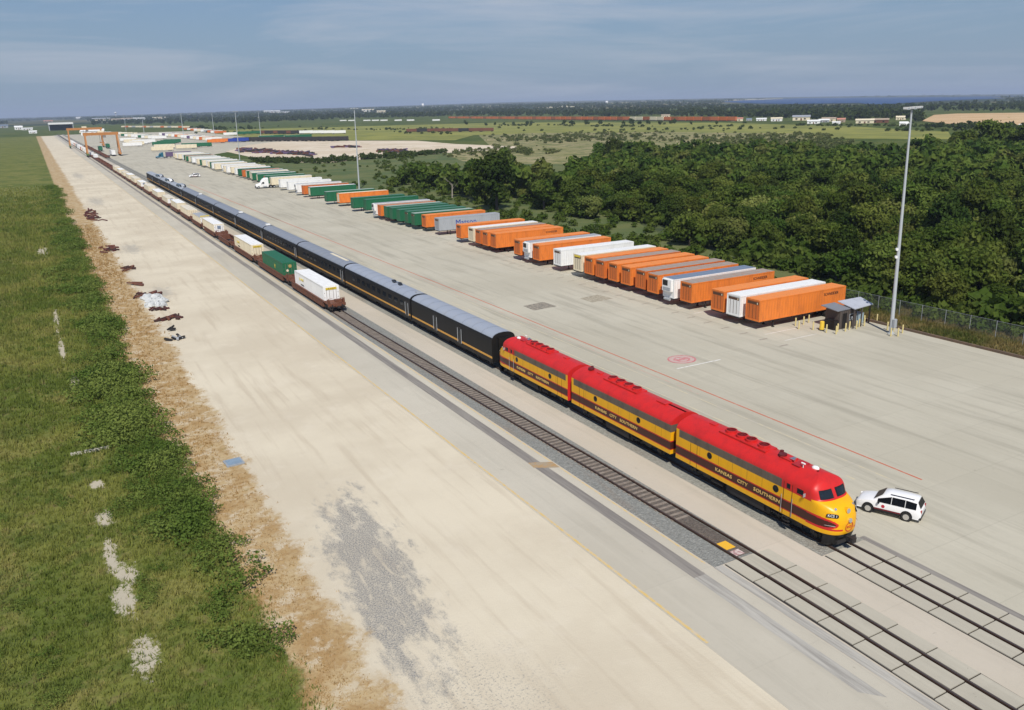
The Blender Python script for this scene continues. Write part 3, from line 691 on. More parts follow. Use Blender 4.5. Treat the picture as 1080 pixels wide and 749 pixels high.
def locomotive(y_front, L, cab, flip, label, fans, number=True, dome=False, big=None):
    root = thing('diesel_locomotive', label, 'locomotive', (43.35, y_front if not flip else y_front+L, .155), math.pi if flip else 0, 'streamlined locomotives at the head of the train')
    loco_body(L, cab).build('body', LOCO_MATS, root, smooth='angle')
    # underframe: skirt tanks, pilot
    mb = MB(); mb.box(-1.3, 1.3, L*.36, L*.64, .28, .95); mb.box(-1.42, 1.42, L*.39, L*.61, .35, .86); mb.box(-1.1, 1.1, .9, L-.3, .80, 1.0)
    for s in (-1, 1):
        for k in range(5): mb.cyl((s*1.2, L*.30+k*.22, .72), (s*1.45, L*.30+k*.22, .72), .09, n=8)
        mb.cyl((s*1.25, L*.66, .6), (s*1.25, L*.74, .6), .17, n=10)
    mb.build('fuel_tank', mt('dark'), root)
    bogie(root, 3.35, 2.75, .5, 'black'); bogie(root, L-3.3, 2.75, .5, 'black')
    if cab:
        mb = MB(); nn = 22
        rows = []
        for z, o in ((.08, -.05), (.3, .0), (.95, .015)):
            rows.append([Vector((nose_pt(.55+(math.pi-1.1)*k/nn, max(.55, z)).x*(1+.0*o), nose_pt(.55+(math.pi-1.1)*k/nn, max(.55, z)).y - o + (.18 if z < .2 else 0), z)) for k in range(nn+1)])
        mb.grid(rows); mb.v = [tuple(v) for v in mb.v]
        p = mb.build('pilot', mt('black'), root)
        mb = MB(); mb.box(-.12, .12, -.35, .25, .62, .86); mb.box(-.2, .2, -.5, -.3, .56, .92); mb.beam((-.9, .12, .55), (.9, .12, .55), .06, .25)
        mb.build('coupler', mt('dark'), root)
        for s in (0, 1):
            for a, b in ((.26, .475),):
                t0, t1 = a*math.pi, b*math.pi
                if s: t0, t1 = math.pi-t1, math.pi-t0
                f = patch(t0-.05, t1+.02, 3.17, 3.74, .012, 8, 4).build('window_frame', mt('black'), root)
                patch(t0-.01, t1-.02, 3.22, 3.68, .028, 8, 4).build('windshield', glass(), root)
            tt = .28*math.pi if not s else .72*math.pi
            p, fr = frame_on(tt, 2.40, .03)
            # number board
            mb = MB(); hw, hh = .40, .13
            nb = bpy.data.objects.new('number_board', None)
            X, Y_, Z_ = [Vector(q) for q in fr]
            q = []
            for k in range(16):
                a = 2*math.pi*k/16; cx_, cy_ = math.copysign(abs(math.cos(a))**.6, math.cos(a))*hw, math.copysign(abs(math.sin(a))**.6, math.sin(a))*hh
                q.append(p + X*cx_ + Y_*cy_)
            i = 0; mb.v = [tuple(v) for v in q] + [tuple(v - Z_*.14) for v in q]
            mb.f.append(tuple(range(16))); mb.mi.append(0)
            for k in range(16): mb.f.append((k, 16+k, 16+(k+1) % 16, (k+1) % 16)); mb.mi.append(0)
            nbo = mb.build('number_board', mt('black'), root)
            me = cached('numtext', lambda: text_mesh('KCS 1', .24, WHT)); o = place_text(me, nbo, tuple(p+Z_*.012), fr)
            # flag light
            p2, f2 = frame_on(.36*math.pi if not s else .64*math.pi, 2.78, .0)
            Z2 = Vector(f2[2]); mb = MB(); mb.cyl(tuple(p2-Z2*.03), tuple(p2+Z2*.05), .09, n=12); mb.build('marker_light', SILV, root)
            # chrome wing tick in the dark band
            p3, f3 = frame_on(.26*math.pi if not s else .74*math.pi, 1.70, .02); X3, Y3, Z3 = [Vector(q) for q in f3]
            mb = MB(); mb.quad(*[tuple(p3+X3*a+Y3*b) for a, b in ((-.45, -.015), (.25, -.03), (.25, .03), (-.45, .015))]); mb.build('trim', SILV, root)
        for z, r in ((2.62, .22), (2.02, .17)):
            p, f = frame_on(math.pi/2, z, 0); Z2 = Vector((0, -1, .15)).normalized()
            mb = MB(); mb.cyl(tuple(p-Z2*.2), tuple(p+Z2*.10), r, r*.95, n=18, m=0); mb.cyl(tuple(p+Z2*.10), tuple(p+Z2*.115), r*.78, n=16, m=1)
            mb.build('headlight', [mt('loco_yellow') if z > 2.3 else SILV, SILV], root)
        # round red emblem low on the nose
        p, f = frame_on(math.pi/2, 1.55, .02); X, Y_, Z_ = [Vector(q) for q in f]; mb = MB()
        for (r0, r1) in ((.30, .36), (.0, .0)):
            if r1 == 0: continue
            for k in range(28):
                a0, a1 = 2*math.pi*k/28, 2*math.pi*(k+1)/28
                mb.quad(*[tuple(p+X*r*math.cos(a)+Y_*r*math.sin(a)) for r, a in ((r0, a0), (r1, a0), (r1, a1), (r0, a1))])
        mb.v = [tuple(v) for v in mb.v]; em = mb.build('emblem', mt('loco_red'), root)
        place_text(cached('emb', lambda: text_mesh('KCS', .24, mt('loco_red'))), em, tuple(p+Z_*.004), f)
        for s in (-1, 1):      # cab side windows and door
            for (a, b) in ((2.65, 3.2), (3.8, 4.12)):
                mb = MB(); mb.box(s*1.545, s*1.565, a-.06, b+.06, 3.04, 3.52); fr_ = mb.build('window_frame', mt('loco_red'), root)
                mb = MB(); mb.box(s*1.56, s*1.575, a, b, 3.1, 3.46); mb.build('pane', glass(), fr_)
            mb = MB()
            for yy in (3.62, 4.38): mb.box(s*1.545, s*1.562, yy-.018, yy+.018, 1.05, 3.5)
            dr = mb.build('cab_door', mt('loco_maroon'), root)
            for yy in (3.52, 4.48): MB().cyl((s*1.62, yy, 1.15), (s*1.62, yy, 2.5), .02, n=6).build('handrail', mt('steel'), dr)
            mb = MB()
            for zz in (.35, .62, .9): mb.box(s*1.45, s*1.62, 3.7, 4.3, zz, zz+.04)
            mb.build('steps', mt('dark'), root)
            # mirror
            mb = MB(); mb.box(s*1.58, s*1.78, 2.45, 2.49, 3.1, 3.35); mb.build('mirror', mt('steel'), root)
    # portholes
    pys = (5.1, 11.9) if cab else (4.3, 10.8)
    for s in (-1, 1):
        for yy in pys:
            mb = MB(); mb.cyl((s*1.54, yy, 2.62), (s*1.565, yy, 2.62), .27, n=20); fr_ = mb.build('porthole', mt('black'), root)
            mb = MB(); mb.cyl((s*1.56, yy, 2.62), (s*1.575, yy, 2.62), .21, n=20); mb.build('pane', glass(), fr_)
        mb = MB()       # louvre grille ribs along the upper side, panel seams
        y0g = 4.65 if cab else .4; yy = y0g
        while yy < L-.4: mb.box(s*1.55, s*1.562, yy, yy+.03, 3.0, 3.54); yy += .62
        for zz in (3.12, 3.27, 3.42): mb.box(s*1.55, s*1.556, y0g, L-.4, zz, zz+.03)
        mb.build('grille', mt('side_grille'), root)
        mb = MB()
        dd = 13.7 if cab else 13.1
        for a in (dd-.38, dd+.38): mb.box(s*1.548, s*1.56, a-.014, a+.014, 1.05, 2.95)
        mb.build('engine_room_door', mt('loco_maroon'), root)
        tx = cached('kcs_word', lambda: [text_mesh(wd, .38, GOLD, sx=1.3) for wd in ('KANSAS', 'CITY', 'SOUTHERN')])
        offs = (10.3, 8.3, 5.9) if cab else (9.9, 8.0, 5.7)
        for me, oy in zip(tx if True else (), offs if (s == -1) != flip or True else offs):
            oy2 = oy if (s == -1) else (16.3 - oy)
            place_text(me, root, (s*1.565, oy2, 1.77), '-x' if s == -1 else '+x')
    # roof equipment
    mb = MB(); mb.box(-.62, .62, fans[0]-.7, fans[-1]+.7, 4.36, 4.47); mb.build('roof_platform', mt('loco_red'), root)
    for yy in fans:
        mb = MB(); n = 20
        for k in range(n):
            a0, a1 = 2*math.pi*k/n, 2*math.pi*(k+1)/n
            def c(r, a, z): return (r*math.cos(a), yy+r*math.sin(a), z)
            mb.quad(c(.44, a0, 4.46), c(.44, a1, 4.46), c(.44, a1, 4.66), c(.44, a0, 4.66), 0); mb.quad(c(.38, a1, 4.5), c(.38, a0, 4.5), c(.38, a0, 4.66), c(.38, a1, 4.66), 1)
            mb.quad(c(.38, a0, 4.66), c(.44, a0, 4.66), c(.44, a1, 4.66), c(.38, a1, 4.66), 0)
            mb.quad(c(.0, a0, 4.5), c(.38, a0, 4.5), c(.38, a1, 4.5), c(.0, a1, 4.5), 1)
        for k in range(4): mb.beam((-.38, yy-.27+k*.18, 4.63), (.38, yy-.27+k*.18, 4.63), .03, .02, 2)
        mb.build('roof_fan', [mt('loco_red'), paint('fan_dark', (.12, .008, .010), .6), paint('fan_red', (.33, .012, .015), .5)], root)
    mb = MB(); zz = 4.42
    a_, b_ = (5.0, 6.0) if cab else (2.2, 3.4); mb.box(-.38, .38, a_, b_, zz, zz+.09); mb.build('roof_hatch', mt('loco_red'), root)
    MB().box(-.2, .2, L-2.9, L-2.3, 4.4, 4.52).build('roof_hatch', mt('loco_red'), root)
    mb = MB()
    for yy in ((6.0,) if cab else (13.6,)):
        mb.cyl((-.1, yy, 4.5), (-.1, yy, 4.64), .30, n=16); mb.cyl((.35, yy+.5, 4.45), (.35, yy+.5, 4.6), .14, n=10)
    mb.build('exhaust_stack', paint('fan_dark', (.12, .008, .010)), root)
    if cab:
        mb = MB()
        for k in range(3): mb.cyl((-.25+.16*k, 5.2, 4.62), (-.25+.16*k, 4.75+.1*k, 4.64), .035, .075, n=8)
        mb.cyl((.0, 5.1, 4.4), (0, 5.1, 4.64), .04, n=6); mb.build('horn', SILV, root)
        if dome:
            mb = MB(); rows = [[(.25+r*math.cos(a), 3.35+1.3*r*math.sin(a), z) for a in [2*math.pi*k/14 for k in range(14)]] for r, z in ((.22, 4.42), (.21, 4.50), (.16, 4.56), (.08, 4.59), (.01, 4.6))]
            mb.grid(rows, closed=True); mb.build('antenna_dome', mt('white'), root, smooth=True)
            mb = MB(); mb.cyl((-.35, 3.9, 4.4), (-.35, 3.9, 4.75), .03, n=6); mb.cyl((-.35, 3.75, 4.72), (-.35, 4.05, 4.72), .06, n=8); mb.build('antenna', mt('white'), root)
            mb = MB(); mb.box(-.55, .5, 4.05, 4.75, 4.40, 4.47); mb.build('roof_plate', paint('dull_red_plate', (.40, .015, .02), .5), root)
    # diaphragm at rear, lamp beside it
    mb = MB(); mb.box(-.5, .5, L, L+.32, .95, 3.3); mb.box(-.15, .15, L, L+.35, .6, .9) 
    if not cab: MB().box(-.5, .5, -.32, 0, .95, 3.3).build('diaphragm', mt('black'), root)
    mb.build('diaphragm', mt('black'), root)
    return root
locomotive(32.95, 15.85, True, False, 'yellow and red cab locomotive at the front of the train beside the white car', (7.9, 9.2, 10.15, 11.3), dome=True)
locomotive(49.5, 14.85, False, False, 'yellow and red locomotive without a cab, coupled between the other two', (6.6, 7.8, 9.0, 10.2))
locomotive(65.05, 15.2, True, True, 'yellow and red cab locomotive facing backwards against the first black passenger car', (6.2, 7.3, 8.4, 9.5), dome=True)

# ------------------------------------------------------------------ passenger cars
COACH = [paint('coach_black', (.006, .006, .006), .55, dirt=.2, dirtc=(.016, .015, .014)), paint('coach_roof', (.30, .335, .40), .5, dirt=.35, dirtc=(.33, .34, .35)),
         flat('gold_stripe', (.66, .33, .05), .5), paint('coach_red_line', (.22, .03, .02), .5)]
ROOF2 = paint('coach_roof_dark', (.23, .255, .30), .5, dirt=.35, dirtc=(.28, .28, .28)); ROOF3 = paint('coach_silver', (.46, .48, .50), .4, .2, dirt=.35, dirtc=(.25, .27, .3))
def coach_profile():
    return [(-1.5, .75), (-1.52, 1.25), (-1.52, 1.3), (-1.52, 1.5), (-1.52, 1.56), (-1.52, 3.1), (-1.50, 3.45), (-1.44, 3.68), (-1.28, 3.90), (-1.0, 4.07), (-.6, 4.18), (0, 4.22),
            (.6, 4.18), (1.0, 4.07), (1.28, 3.90), (1.44, 3.68), (1.50, 3.45), (1.52, 3.1), (1.52, 1.56), (1.52, 1.5), (1.52, 1.3), (1.52, 1.25), (1.5, .75)]
def coach_mesh(L, roof):
    def mk():
        mb = MB(); pr = coach_profile(); n = max(2, int(L/2.4)); rows = [[(x, .25 + (L-.5)*k/n, z) for x, z in pr] for k in range(n+1)]
        def cf(x, y, z):
            if 1.27 < z < 1.52 : return 2
            if z > 3.60 or abs(x) < 1.4: return 1
            return 0
        mb.grid([r for r in rows], mf=cf)
        for yy, rev in ((.25, 0), (L-.25, 1)):
            i = len(mb.v); mb.v += [(x, yy, z) for x, z in pr]; q = tuple(range(i, i+len(pr))); mb.f.append(q if rev else q[::-1]); mb.mi.append(0)
        for e in (0, 1):     # end diaphragm hoop
            y0, y1 = (0.02, .25) if e == 0 else (L-.25, L-.02); mb.box(-.75, .75, y0, y1, .95, 3.6, 0)
        pr2 = [(x, z+.012) for x, z in pr if z > 3.6]; yy = .3
        while yy < L: mb.grid([[(x*1.004, yy, z) for x, z in pr2], [(x*1.004, yy+.05, z) for x, z in pr2]], m=4); yy += 2.6
        return mb.mesh('body', [COACH[0], roof, COACH[2], COACH[3], paint('roof_seam_grey', (.16, .18, .21), .6)], 'angle')
    return cached(('coach', round(L, 1), roof.name), mk)
def coach(y0, y1, label, roof, det, style=0):
    L = y1 - y0 - .1; t = thing('passenger_car', label, 'passenger car', (43.3, y0+.05, .155), 0, 'black passenger cars behind the locomotives')
    put('body', coach_mesh(L, roof), t)
    bogie(t, 3.0, 2.6, .46, 'dark', det); bogie(t, L-3.0, 2.6, .46, 'dark', det)
    mb = MB(); mb.box(-1.1, 1.1, L*.33, L*.45, .35, .8); mb.box(-1.2, 1.2, L*.52, L*.66, .3, .8); mb.cyl((.9, L*.48, .6), (.9, L*.51, .6), .2); mb.build('equipment_box', mt('dark'), t)
    # windows
    if style != 1:
        wm = cached('cwin', lambda: MB().box(-.012, .012, -.62, .62, -.33, .33).mesh('window', [glass('coach_glass', (.035, .038, .042))]))
        n = int((L-5)/2.3)
        for k in range(n):
            for s in ((-1, 1) if det else (-1,)): put('window', wm, t, (s*1.522, 3.2+2.3*k, 2.6))
    for s in (-1,) + ((1,) if det else ()):
        for yy in ((L*.36, L*.66) if style == 1 else (1.35,)):
            mb = MB(); mb.box(s*1.52, s*1.54, yy-.45, yy+.45, 1.0, 3.15); mb.box(s*1.54, s*1.56, yy-.3, yy+.3, 2.3, 3.0, 1); dr = mb.build('door', [mt('black'), glass('coach_glass')], t)
            for e in ((-.52, .52) if det else (.52,)): MB().cyl((s*1.58, yy+e, 1.2), (s*1.58, yy+e, 3.0), .035, n=6).build('handrail', mt('steel'), dr)
    return t
cb_ = [80.55, 104.8, 133.5, 162.5, 190.8, 219.5, 249.5, 279.0, 308.5, 338.0, 366, 388, 411]
LBL = ['first black passenger car, plain blue-grey roof, right behind the rear locomotive', 'black passenger car with a cluster of dark roof vents, second behind the locomotives',
       'third black passenger car from the locomotives, with pale roof hatch strip', 'fourth black passenger car from the locomotives, smooth grey roof', 'fifth black passenger car from the locomotives, small white roof unit at its end',
       'sixth black passenger car from the locomotives', 'seventh black passenger car from the locomotives', 'eighth black passenger car from the locomotives, long dark grey roof',
       'silver-roofed passenger car, fourth from the tail of the train', 'silver-roofed dome passenger car, third from the tail', 'silver passenger car with roof gear, second from the tail', 'last passenger car at the far tail of the train']
for i in range(len(cb_)-1):
    rf = COACH[1] if i < 2 else (ROOF2 if i < 8 else ROOF3)
    t = coach(cb_[i], cb_[i+1], LBL[i], rf, i < 6, 1 if i == 0 else 0)
    L = cb_[i+1]-cb_[i]
    if i == 1:
        mb = MB()
        for k in range(4): mb.box(-.2+.35*(k % 2), .25+.35*(k % 2), 7.0+k*1.15, 7.7+k*1.15, 4.16, 4.36)
        mb.build('roof_vent', mt('black'), t); mb = MB(); mb.box(-.2, .5, .8, 1.3, 4.15, 4.4); mb.build('roof_unit', mt('steel'), t)
    elif i == 2:
        mb = MB(); mb.box(-.1, .45, 3, 12, 4.17, 4.23); mb.build('roof_hatch', mt('cream'), t)
    elif i in (4, 5, 7):
        mb = MB(); mb.box(-.4, .5, .9, 2.0, 4.15, 4.45); mb.build('roof_unit', mt('white'), t)
    elif i in (8, 9, 10):
        mb = MB(); rows = []
        for k, (yy, h_) in enumerate(((6, 4.15), (7, 4.7), (8, 4.85), (14, 4.85), (15, 4.7), (16, 4.15))): rows.append([(-1.2, yy, 4.0), (-1.0, yy, h_-.1), (-.5, yy, h_), (.5, yy, h_), (1.0, yy, h_-.1), (1.2, yy, 4.0)])
        mb.grid(rows, mf=lambda x, y, z: 1 if z > 4.2 and abs(x) > .6 else 0); mb.build('dome', [mt('white') if i == 9 else ROOF3, glass('coach_glass')], t)
        for k in range(3):
            mb = MB(); mb.box(-.3, .3, 2+k*.9, 2.5+k*.9, 4.15, 4.4); mb.build('roof_vent', mt('dark'), t)

# ------------------------------------------------------------------ container train on the near track
def ribs_container(L, Wd, H, rib=.42, roof_idx=1, depth=.035, end_idx=2):
    """corrugated box, origin at centre of floor, long axis along y"""
    mb = MB(); x = Wd/2; n = int(L/rib)
    for s in (-1, 1):
        pts = []
        for k in range(n):
            y0 = -L/2 + .15 + (L-.3)*k/n; d = (L-.3)/n
            pts += [(s*x, y0), (s*(x-depth), y0+d*.2), (s*(x-depth), y0+d*.5), (s*x, y0+d*.7)]
        pts = [(s*x, -L/2)] + pts + [(s*x, L/2)]
        rows = [[(a, b, .16) for a, b in pts], [(a, b, H-.16) for a, b in pts]]
        mb.grid(rows if s == 1 else rows[::-1])
        mb.box(*sorted((s*(x-.06), s*(x+.012))), -L/2, L/2, 0, .17); mb.box(*sorted((s*(x-.06), s*(x+.012))), -L/2, L/2, H-.17, H-.004)
    for e in (-1, 1):
        y = e*L/2
        for s in (-1, 1): mb.box(*sorted((s*(x-.12), s*(x+.014))), *sorted((y-e*.12, y+e*.014)), 0, H-.002)
        mb.box(-x, x, *sorted((y-e*.08, y+e*.012)), 0, .2); mb.box(-x, x, *sorted((y-e*.08, y+e*.012)), H-.2, H-.003)
        mb.box(-x+.1, x-.1, *sorted((y-e*.09, y-e*.03)), .18, H-.18, end_idx)
    mb.box(-x+.05, x-.05, -L/2+.05, L/2-.05, .05, .2)
    return mb
def cont_roof(L, Wd, H):
    mb = MB(); mb.box(-Wd/2+.02, Wd/2-.02, -L/2+.02, L/2-.02, H-.03, H+.012); k = -L/2+.6
    while k < L/2-.4: mb.box(-Wd/2+.15, Wd/2-.15, k, k+.06, H+.012, H+.028); k += 1.2
    return mb
def door_mesh(Wd, H, mk):
    def f():
        mb = MB(); x = Wd/2-.13
        for s in (-1, 1):
            mb.box(*sorted((s*.02, s*x)), -.03, .0, .2, H-.2)
            for q in (.3, .75): mb.cyl((s*q, -.06, .2), (s*q, -.06, H-.2), .025, n=6, m=1)
            for zz in (.5, 1.2, 1.9): mb.box(*sorted((s*(x-.1), s*(x+.02))), -.05, -.0, zz, zz+.07, 1)
        return mb.mesh('door', [mk, mt('doorsteel')])
    return cached(('door', Wd, H, mk.name), f)
def container(parent_or_none, loc, L, H, body, roof, end, label=None, rz=0, group=None, detail=True, zone=''):
    Wd = 2.44
    def f(): return ribs_container(L, Wd, H, .42 if detail else 1.2).mesh('shell', [body, roof, end])
    me = cached(('cont', L, H, body.name, end.name, detail), f)
    rm = cached(('croof', L, H, roof.name), lambda: cont_roof(L, Wd, H).mesh('roof', [roof]))
    t = thing('shipping_container', label, 'container', loc, rz, group)
    put('shell', me, t); put('roof', rm, t)
    if detail: put('door', door_mesh(Wd, H, end), t, (0, -L/2-.0, 0))
    return t
YLOGO = flat('yellow_sign_paint', (.72, .55, .04), .5)
def well_car(y0, y1, cx, label, detail, det2=True):
    L = y1-y0; t = thing('well_car', label, 'freight car', (cx, y0, .155), 0, 'brown well cars on the near track')
    b = mt('brown')
    for s in (-1, 1):
        mb = MB(); x = s*1.38; a, c = 2.9, L-2.9
        mb.box(*sorted((x-s*.10, x)), a, c, .38, 1.22); mb.box(*sorted((x-s*.22, x+s*.05)), a-.8, c+.8, 1.16, 1.30); mb.box(*sorted((x-s*.22, x+s*.03)), a, c, .32, .42)
        k = a+.6
        while k < c: mb.box(*sorted((x, x+s*.05)), k, k+.09, .40, 1.18); k += 1.25 if detail else 4
        mb.build('side_sill', b, t)
    mb = MB()
    for k in (3.4, L/2, L-3.6): mb.box(-1.3, 1.3, k-.25, k+.25, .30, .42)
    mb.build('cross_member', b, t)
    for e in (0, 1):
        f = (lambda y: y) if e == 0 else (lambda y: L-y)
        mb = MB(); mb.box(-1.30, 1.30, *sorted((f(.35), f(2.9))), 1.0, 1.16); mb.box(-.25, .25, *sorted((f(.0), f(2.2))), .7, 1.0)
        mb.box(-1.38, 1.38, *sorted((f(2.75), f(2.95))), .4, 1.25); mb.box(-1.35, 1.35, *sorted((f(.3), f(.42))), .75, 1.2)
        if detail:
            for s in (-1, 1):
                mb.cyl((s*1.2, f(.4), 1.1), (s*1.2, f(.4), 2.0), .04, n=6); mb.box(*sorted((s*1.0, s*1.3)), *sorted((f(.5), f(1.0))), 1.16, 1.75)
                mb.beam((s*1.2, f(.4), 1.95), (s*.6, f(.4), 1.95), .05, .05)
            mb.cyl((.5, f(.32), 1.5), (.5, f(.25), 1.5), .28, n=14); mb.box(.1, .9, *sorted((f(1.3), f(2.0))), 1.16, 1.5)
        pl = mb.build('end_platform', b, t)
        bogie(t, f(1.3), 1.75, .46, 'dark', detail)
        if e == 0 and detail: mb = MB(); mb.box(-.1, .1, -.45, .1, .65, .85); mb.box(-.18, .18, -.55, -.4, .6, .92); mb.build('coupler', mt('dark'), t)
    return t
paint('palecream', (.68, .63, .52), .5, dirt=.35, dirtc=(.42, .34, .24))
seq = [(121.5, 15.9, 'w'), (145.3, 15.2, 'g'), (169.8, 16.2, 'w'), (192.5, 0, 'e'), (210.0, 15.6, 'w2'), (229.0, 15.6, 'gr'), (248.3, 15.8, 'w'), (268.6, 15.8, 'w'), (289.5, 17, 'w2'), (313.5, 17, 'w'), (339.5, 17, 'w'),
       (365, 17, 'w2'), (388, 17, 'w'), (411, 17, 'w'), (434, 17, 'w'), (457, 17, 'c'), (480, 17, 'w')]
words = ['first', 'second', 'third', 'fourth', 'fifth', 'sixth', 'seventh', 'eighth', 'ninth', 'tenth', 'eleventh', 'twelfth', 'thirteenth', 'fourteenth', 'fifteenth', 'sixteenth', 'seventeenth', 'eighteenth', 'nineteenth', 'twentieth',
         'twenty-first', 'twenty-second', 'twenty-third', 'twenty-fourth', 'twenty-fifth', 'twenty-sixth', 'twenty-seventh', 'twenty-eighth', 'twenty-ninth', 'thirtieth']
def ordw(i):
    if i < 30: return words[i]
    tens = {3: 'thirty', 4: 'forty', 5: 'fifty', 6: 'sixty', 7: 'seventy', 8: 'eighty', 9: 'ninety'}
    n = i+1
    if n >= 100: return 'one hundred and ' + (ordw(n-101) if n > 100 else 'first')
    return {3: 'thirtieth', 4: 'fortieth', 5: 'fiftieth', 6: 'sixtieth', 7: 'seventieth', 8: 'eightieth', 9: 'ninetieth'}[n//10] if n % 10 == 0 else tens[n//10] + '-' + words[n % 10 - 1]
for i, (y, L, kd) in enumerate(seq):
    cx = cxA(y+8)-.15*0; nxt = seq[i+1][0] if i+1 < len(seq) else y+23; pad = 2.8
    gap = nxt - y; y0 = y-pad
    what = 'empty' if kd == 'e' else 'with ' + {'w': 'white' if i == 0 else 'cream', 'w2': 'cream', 'g': 'green', 'gr': 'grey-roofed cream', 'c': 'cream'}[kd] + ' container'
    well_car(y0, y0+gap-.15, cx, f'brown well car {what}, {ordw(i)} from the near end of the freight train', i < 6)
    if kd == 'e': continue
    H = 2.95 if i < 3 else (2.5, 2.65, 2.4)[i % 3]; body, roof, end = {'w': ('cream', 'white', 'cream'), 'w2': ('cream', 'white', 'white'), 'g': ('green', 'green', 'green'), 'gr': ('cream', 'grey', 'white'), 'c': ('cream', 'white', 'cream')}[kd]
    if i == 0: body, end = 'white', 'white'
    if i > 5 and kd != 'gr' and i % 2 == 0: roof = 'palecream'
    lab = {'w': 'white container with yellow lettering' if i == 0 else ('cream container with yellow lettering' if i < 4 else 'cream container with pale roof'), 'w2': 'cream container with dark end window', 'g': 'green container with yellow side mark', 'gr': 'cream container with a grey roof', 'c': 'cream container'}[kd] + f' on the {ordw(i)} well car of the freight train'
    L = L if i < 5 else L-1.6-(i % 3)
    c = container(None, (cx, y+L/2, .155+.46), L, H, mt(body), mt(roof), mt(end), lab, 0, 'containers on the freight train', i < 7)
    if kd == 'w' and i < 4:
        pl = MB().box(-.85, .85, -.015, .0, -.17, .17).build('sign_plate', YLOGO, c, loc=(0, -L/2-.062, 2.55))
        place_text(cached('hunt', lambda: text_mesh('J.B. HUNT', .30, mt('brown'))), pl, (0, -.025, 0), '-y')
        place_text(cached('hunty', lambda: text_mesh('J.B. HUNT', .62, YLOGO)), c, (-1.245, L/2-4.0, 2.0), '-x')
        place_text(cached('hunt2', lambda: text_mesh('INTERMODAL', .30, mt('black'))), c, (-1.245, L/2-4.4, 1.2), '-x')
    elif kd == 'g':
        place_text(cached('hub', lambda: text_mesh('H', 1.1, YLOGO)), c, (-1.245, -2.0, 1.6), '-x')
        MB().cyl((.45, -.02, 0), (.45, .0, 0), .22, n=12).build('round_sign', mt('cream'), c, loc=(-.9, -L/2-.07, 1.6)); MB().cyl((.45, -.02, 0), (.45, .0, 0), .3, n=12).build('round_sign', paint('dull_gold', (.4, .3, .1)), c, loc=(-.4, -L/2-.07, 2.35))
    elif kd in ('w2',):
        MB().box(-.9, -.1, -.02, 0, -.35, .35).build('dark_panel', mt('slate'), c, loc=(.5, -L/2-.065, 1.9))
    elif kd == 'gr': MB().box(-1.1, 1.1, -.02, 0, -.12, .12).build('sign_plate', YLOGO, c, loc=(0, -L/2-.065, 2.7))
for k in range(9):       # empties further on, up to and beyond the cranes
    y = 504+k*22.5; well_car(y, y+22.2, cxA(y), f'empty brown well car, {ordw(k)} beyond the last loaded container', False)
    if k in (6, 8): container(None, (cxA(y), y+11, .6), 12.2, 2.6, mt('white'), mt('white'), mt('white'), ['white container being lifted at the nearer gantry crane', 'white container under the farther gantry crane'][k == 8], 0, None, False)
for k in range(12):
    y = 650+k*22.5; w_ = well_car(y, y+22.2, 43.35, f'brown well car under the cranes on the far track, {ordw(k)} from the near end', False); w_['group'] = 'brown well cars on the far track'
for k in range(10):
    y = 760+k*30; container(None, (cxA(y), y, .6), 14, 2.8, mt(['white', 'cream', 'orange_b', 'white'][k % 4]), mt('white'), mt('white'), f'pale container on the far part of the near track, {ordw(k)} past the cranes', 0, 'far containers on the near track', False)

# ------------------------------------------------------------------ trailer row
def chassis_mesh():
    mb = MB(); L = 16.15
    for s in (-1, 1): mb.box(*sorted((s*.38, s*.52)), -L/2+.2, L/2-.1, .92, 1.14)
    for k in range(9): mb.box(-1.1, 1.1, -L/2+.4+k*1.9, -L/2+.52+k*1.9, .98, 1.12)
    mb.box(-1.2, 1.2, -L/2+.02, -L/2+.2, .95, 1.14); mb.box(-1.2, 1.2, L/2-.2, L/2-.02, .75, 1.14); mb.box(-1.2, 1.2, L/2-.12, L/2-.04, .45, .55)
    for s in (-1, 1): mb.box(*sorted((s*1.0, s*1.08)), L/2-.12, L/2-.04, .5, .95)
    for a in (5.0, 6.3): mb.cyl((-.95, a, .5), (.95, a, .5), .07, n=8)
    mb.box(-.6, .6, 4.2, 7.0, .65, .92)
    return mb.mesh('chassis', [mt('dark')])
def leg_mesh():
    mb = MB(); mb.box(-.07, .07, -.07, .07, .12, .95); mb.box(-.15, .15, -.15, .15, .02, .12); return mb.mesh('landing_leg', [mt('dark')])
def twheel():
    mb = MB(); mb.cyl((-.28, 0, 0), (.28, 0, 0), .49, n=16, m=0); mb.cyl((-.29, 0, 0), (.29, 0, 0), .26, n=12, m=1); return mb.mesh('wheel', [mt('rubber'), mt('steel')])
ROWX = 79.05
ENDV = paint('dark_vent_panel', (.10, .045, .02), .6, dirt=.4)  # dark brown for the vent band and upright ribs on trailer ends
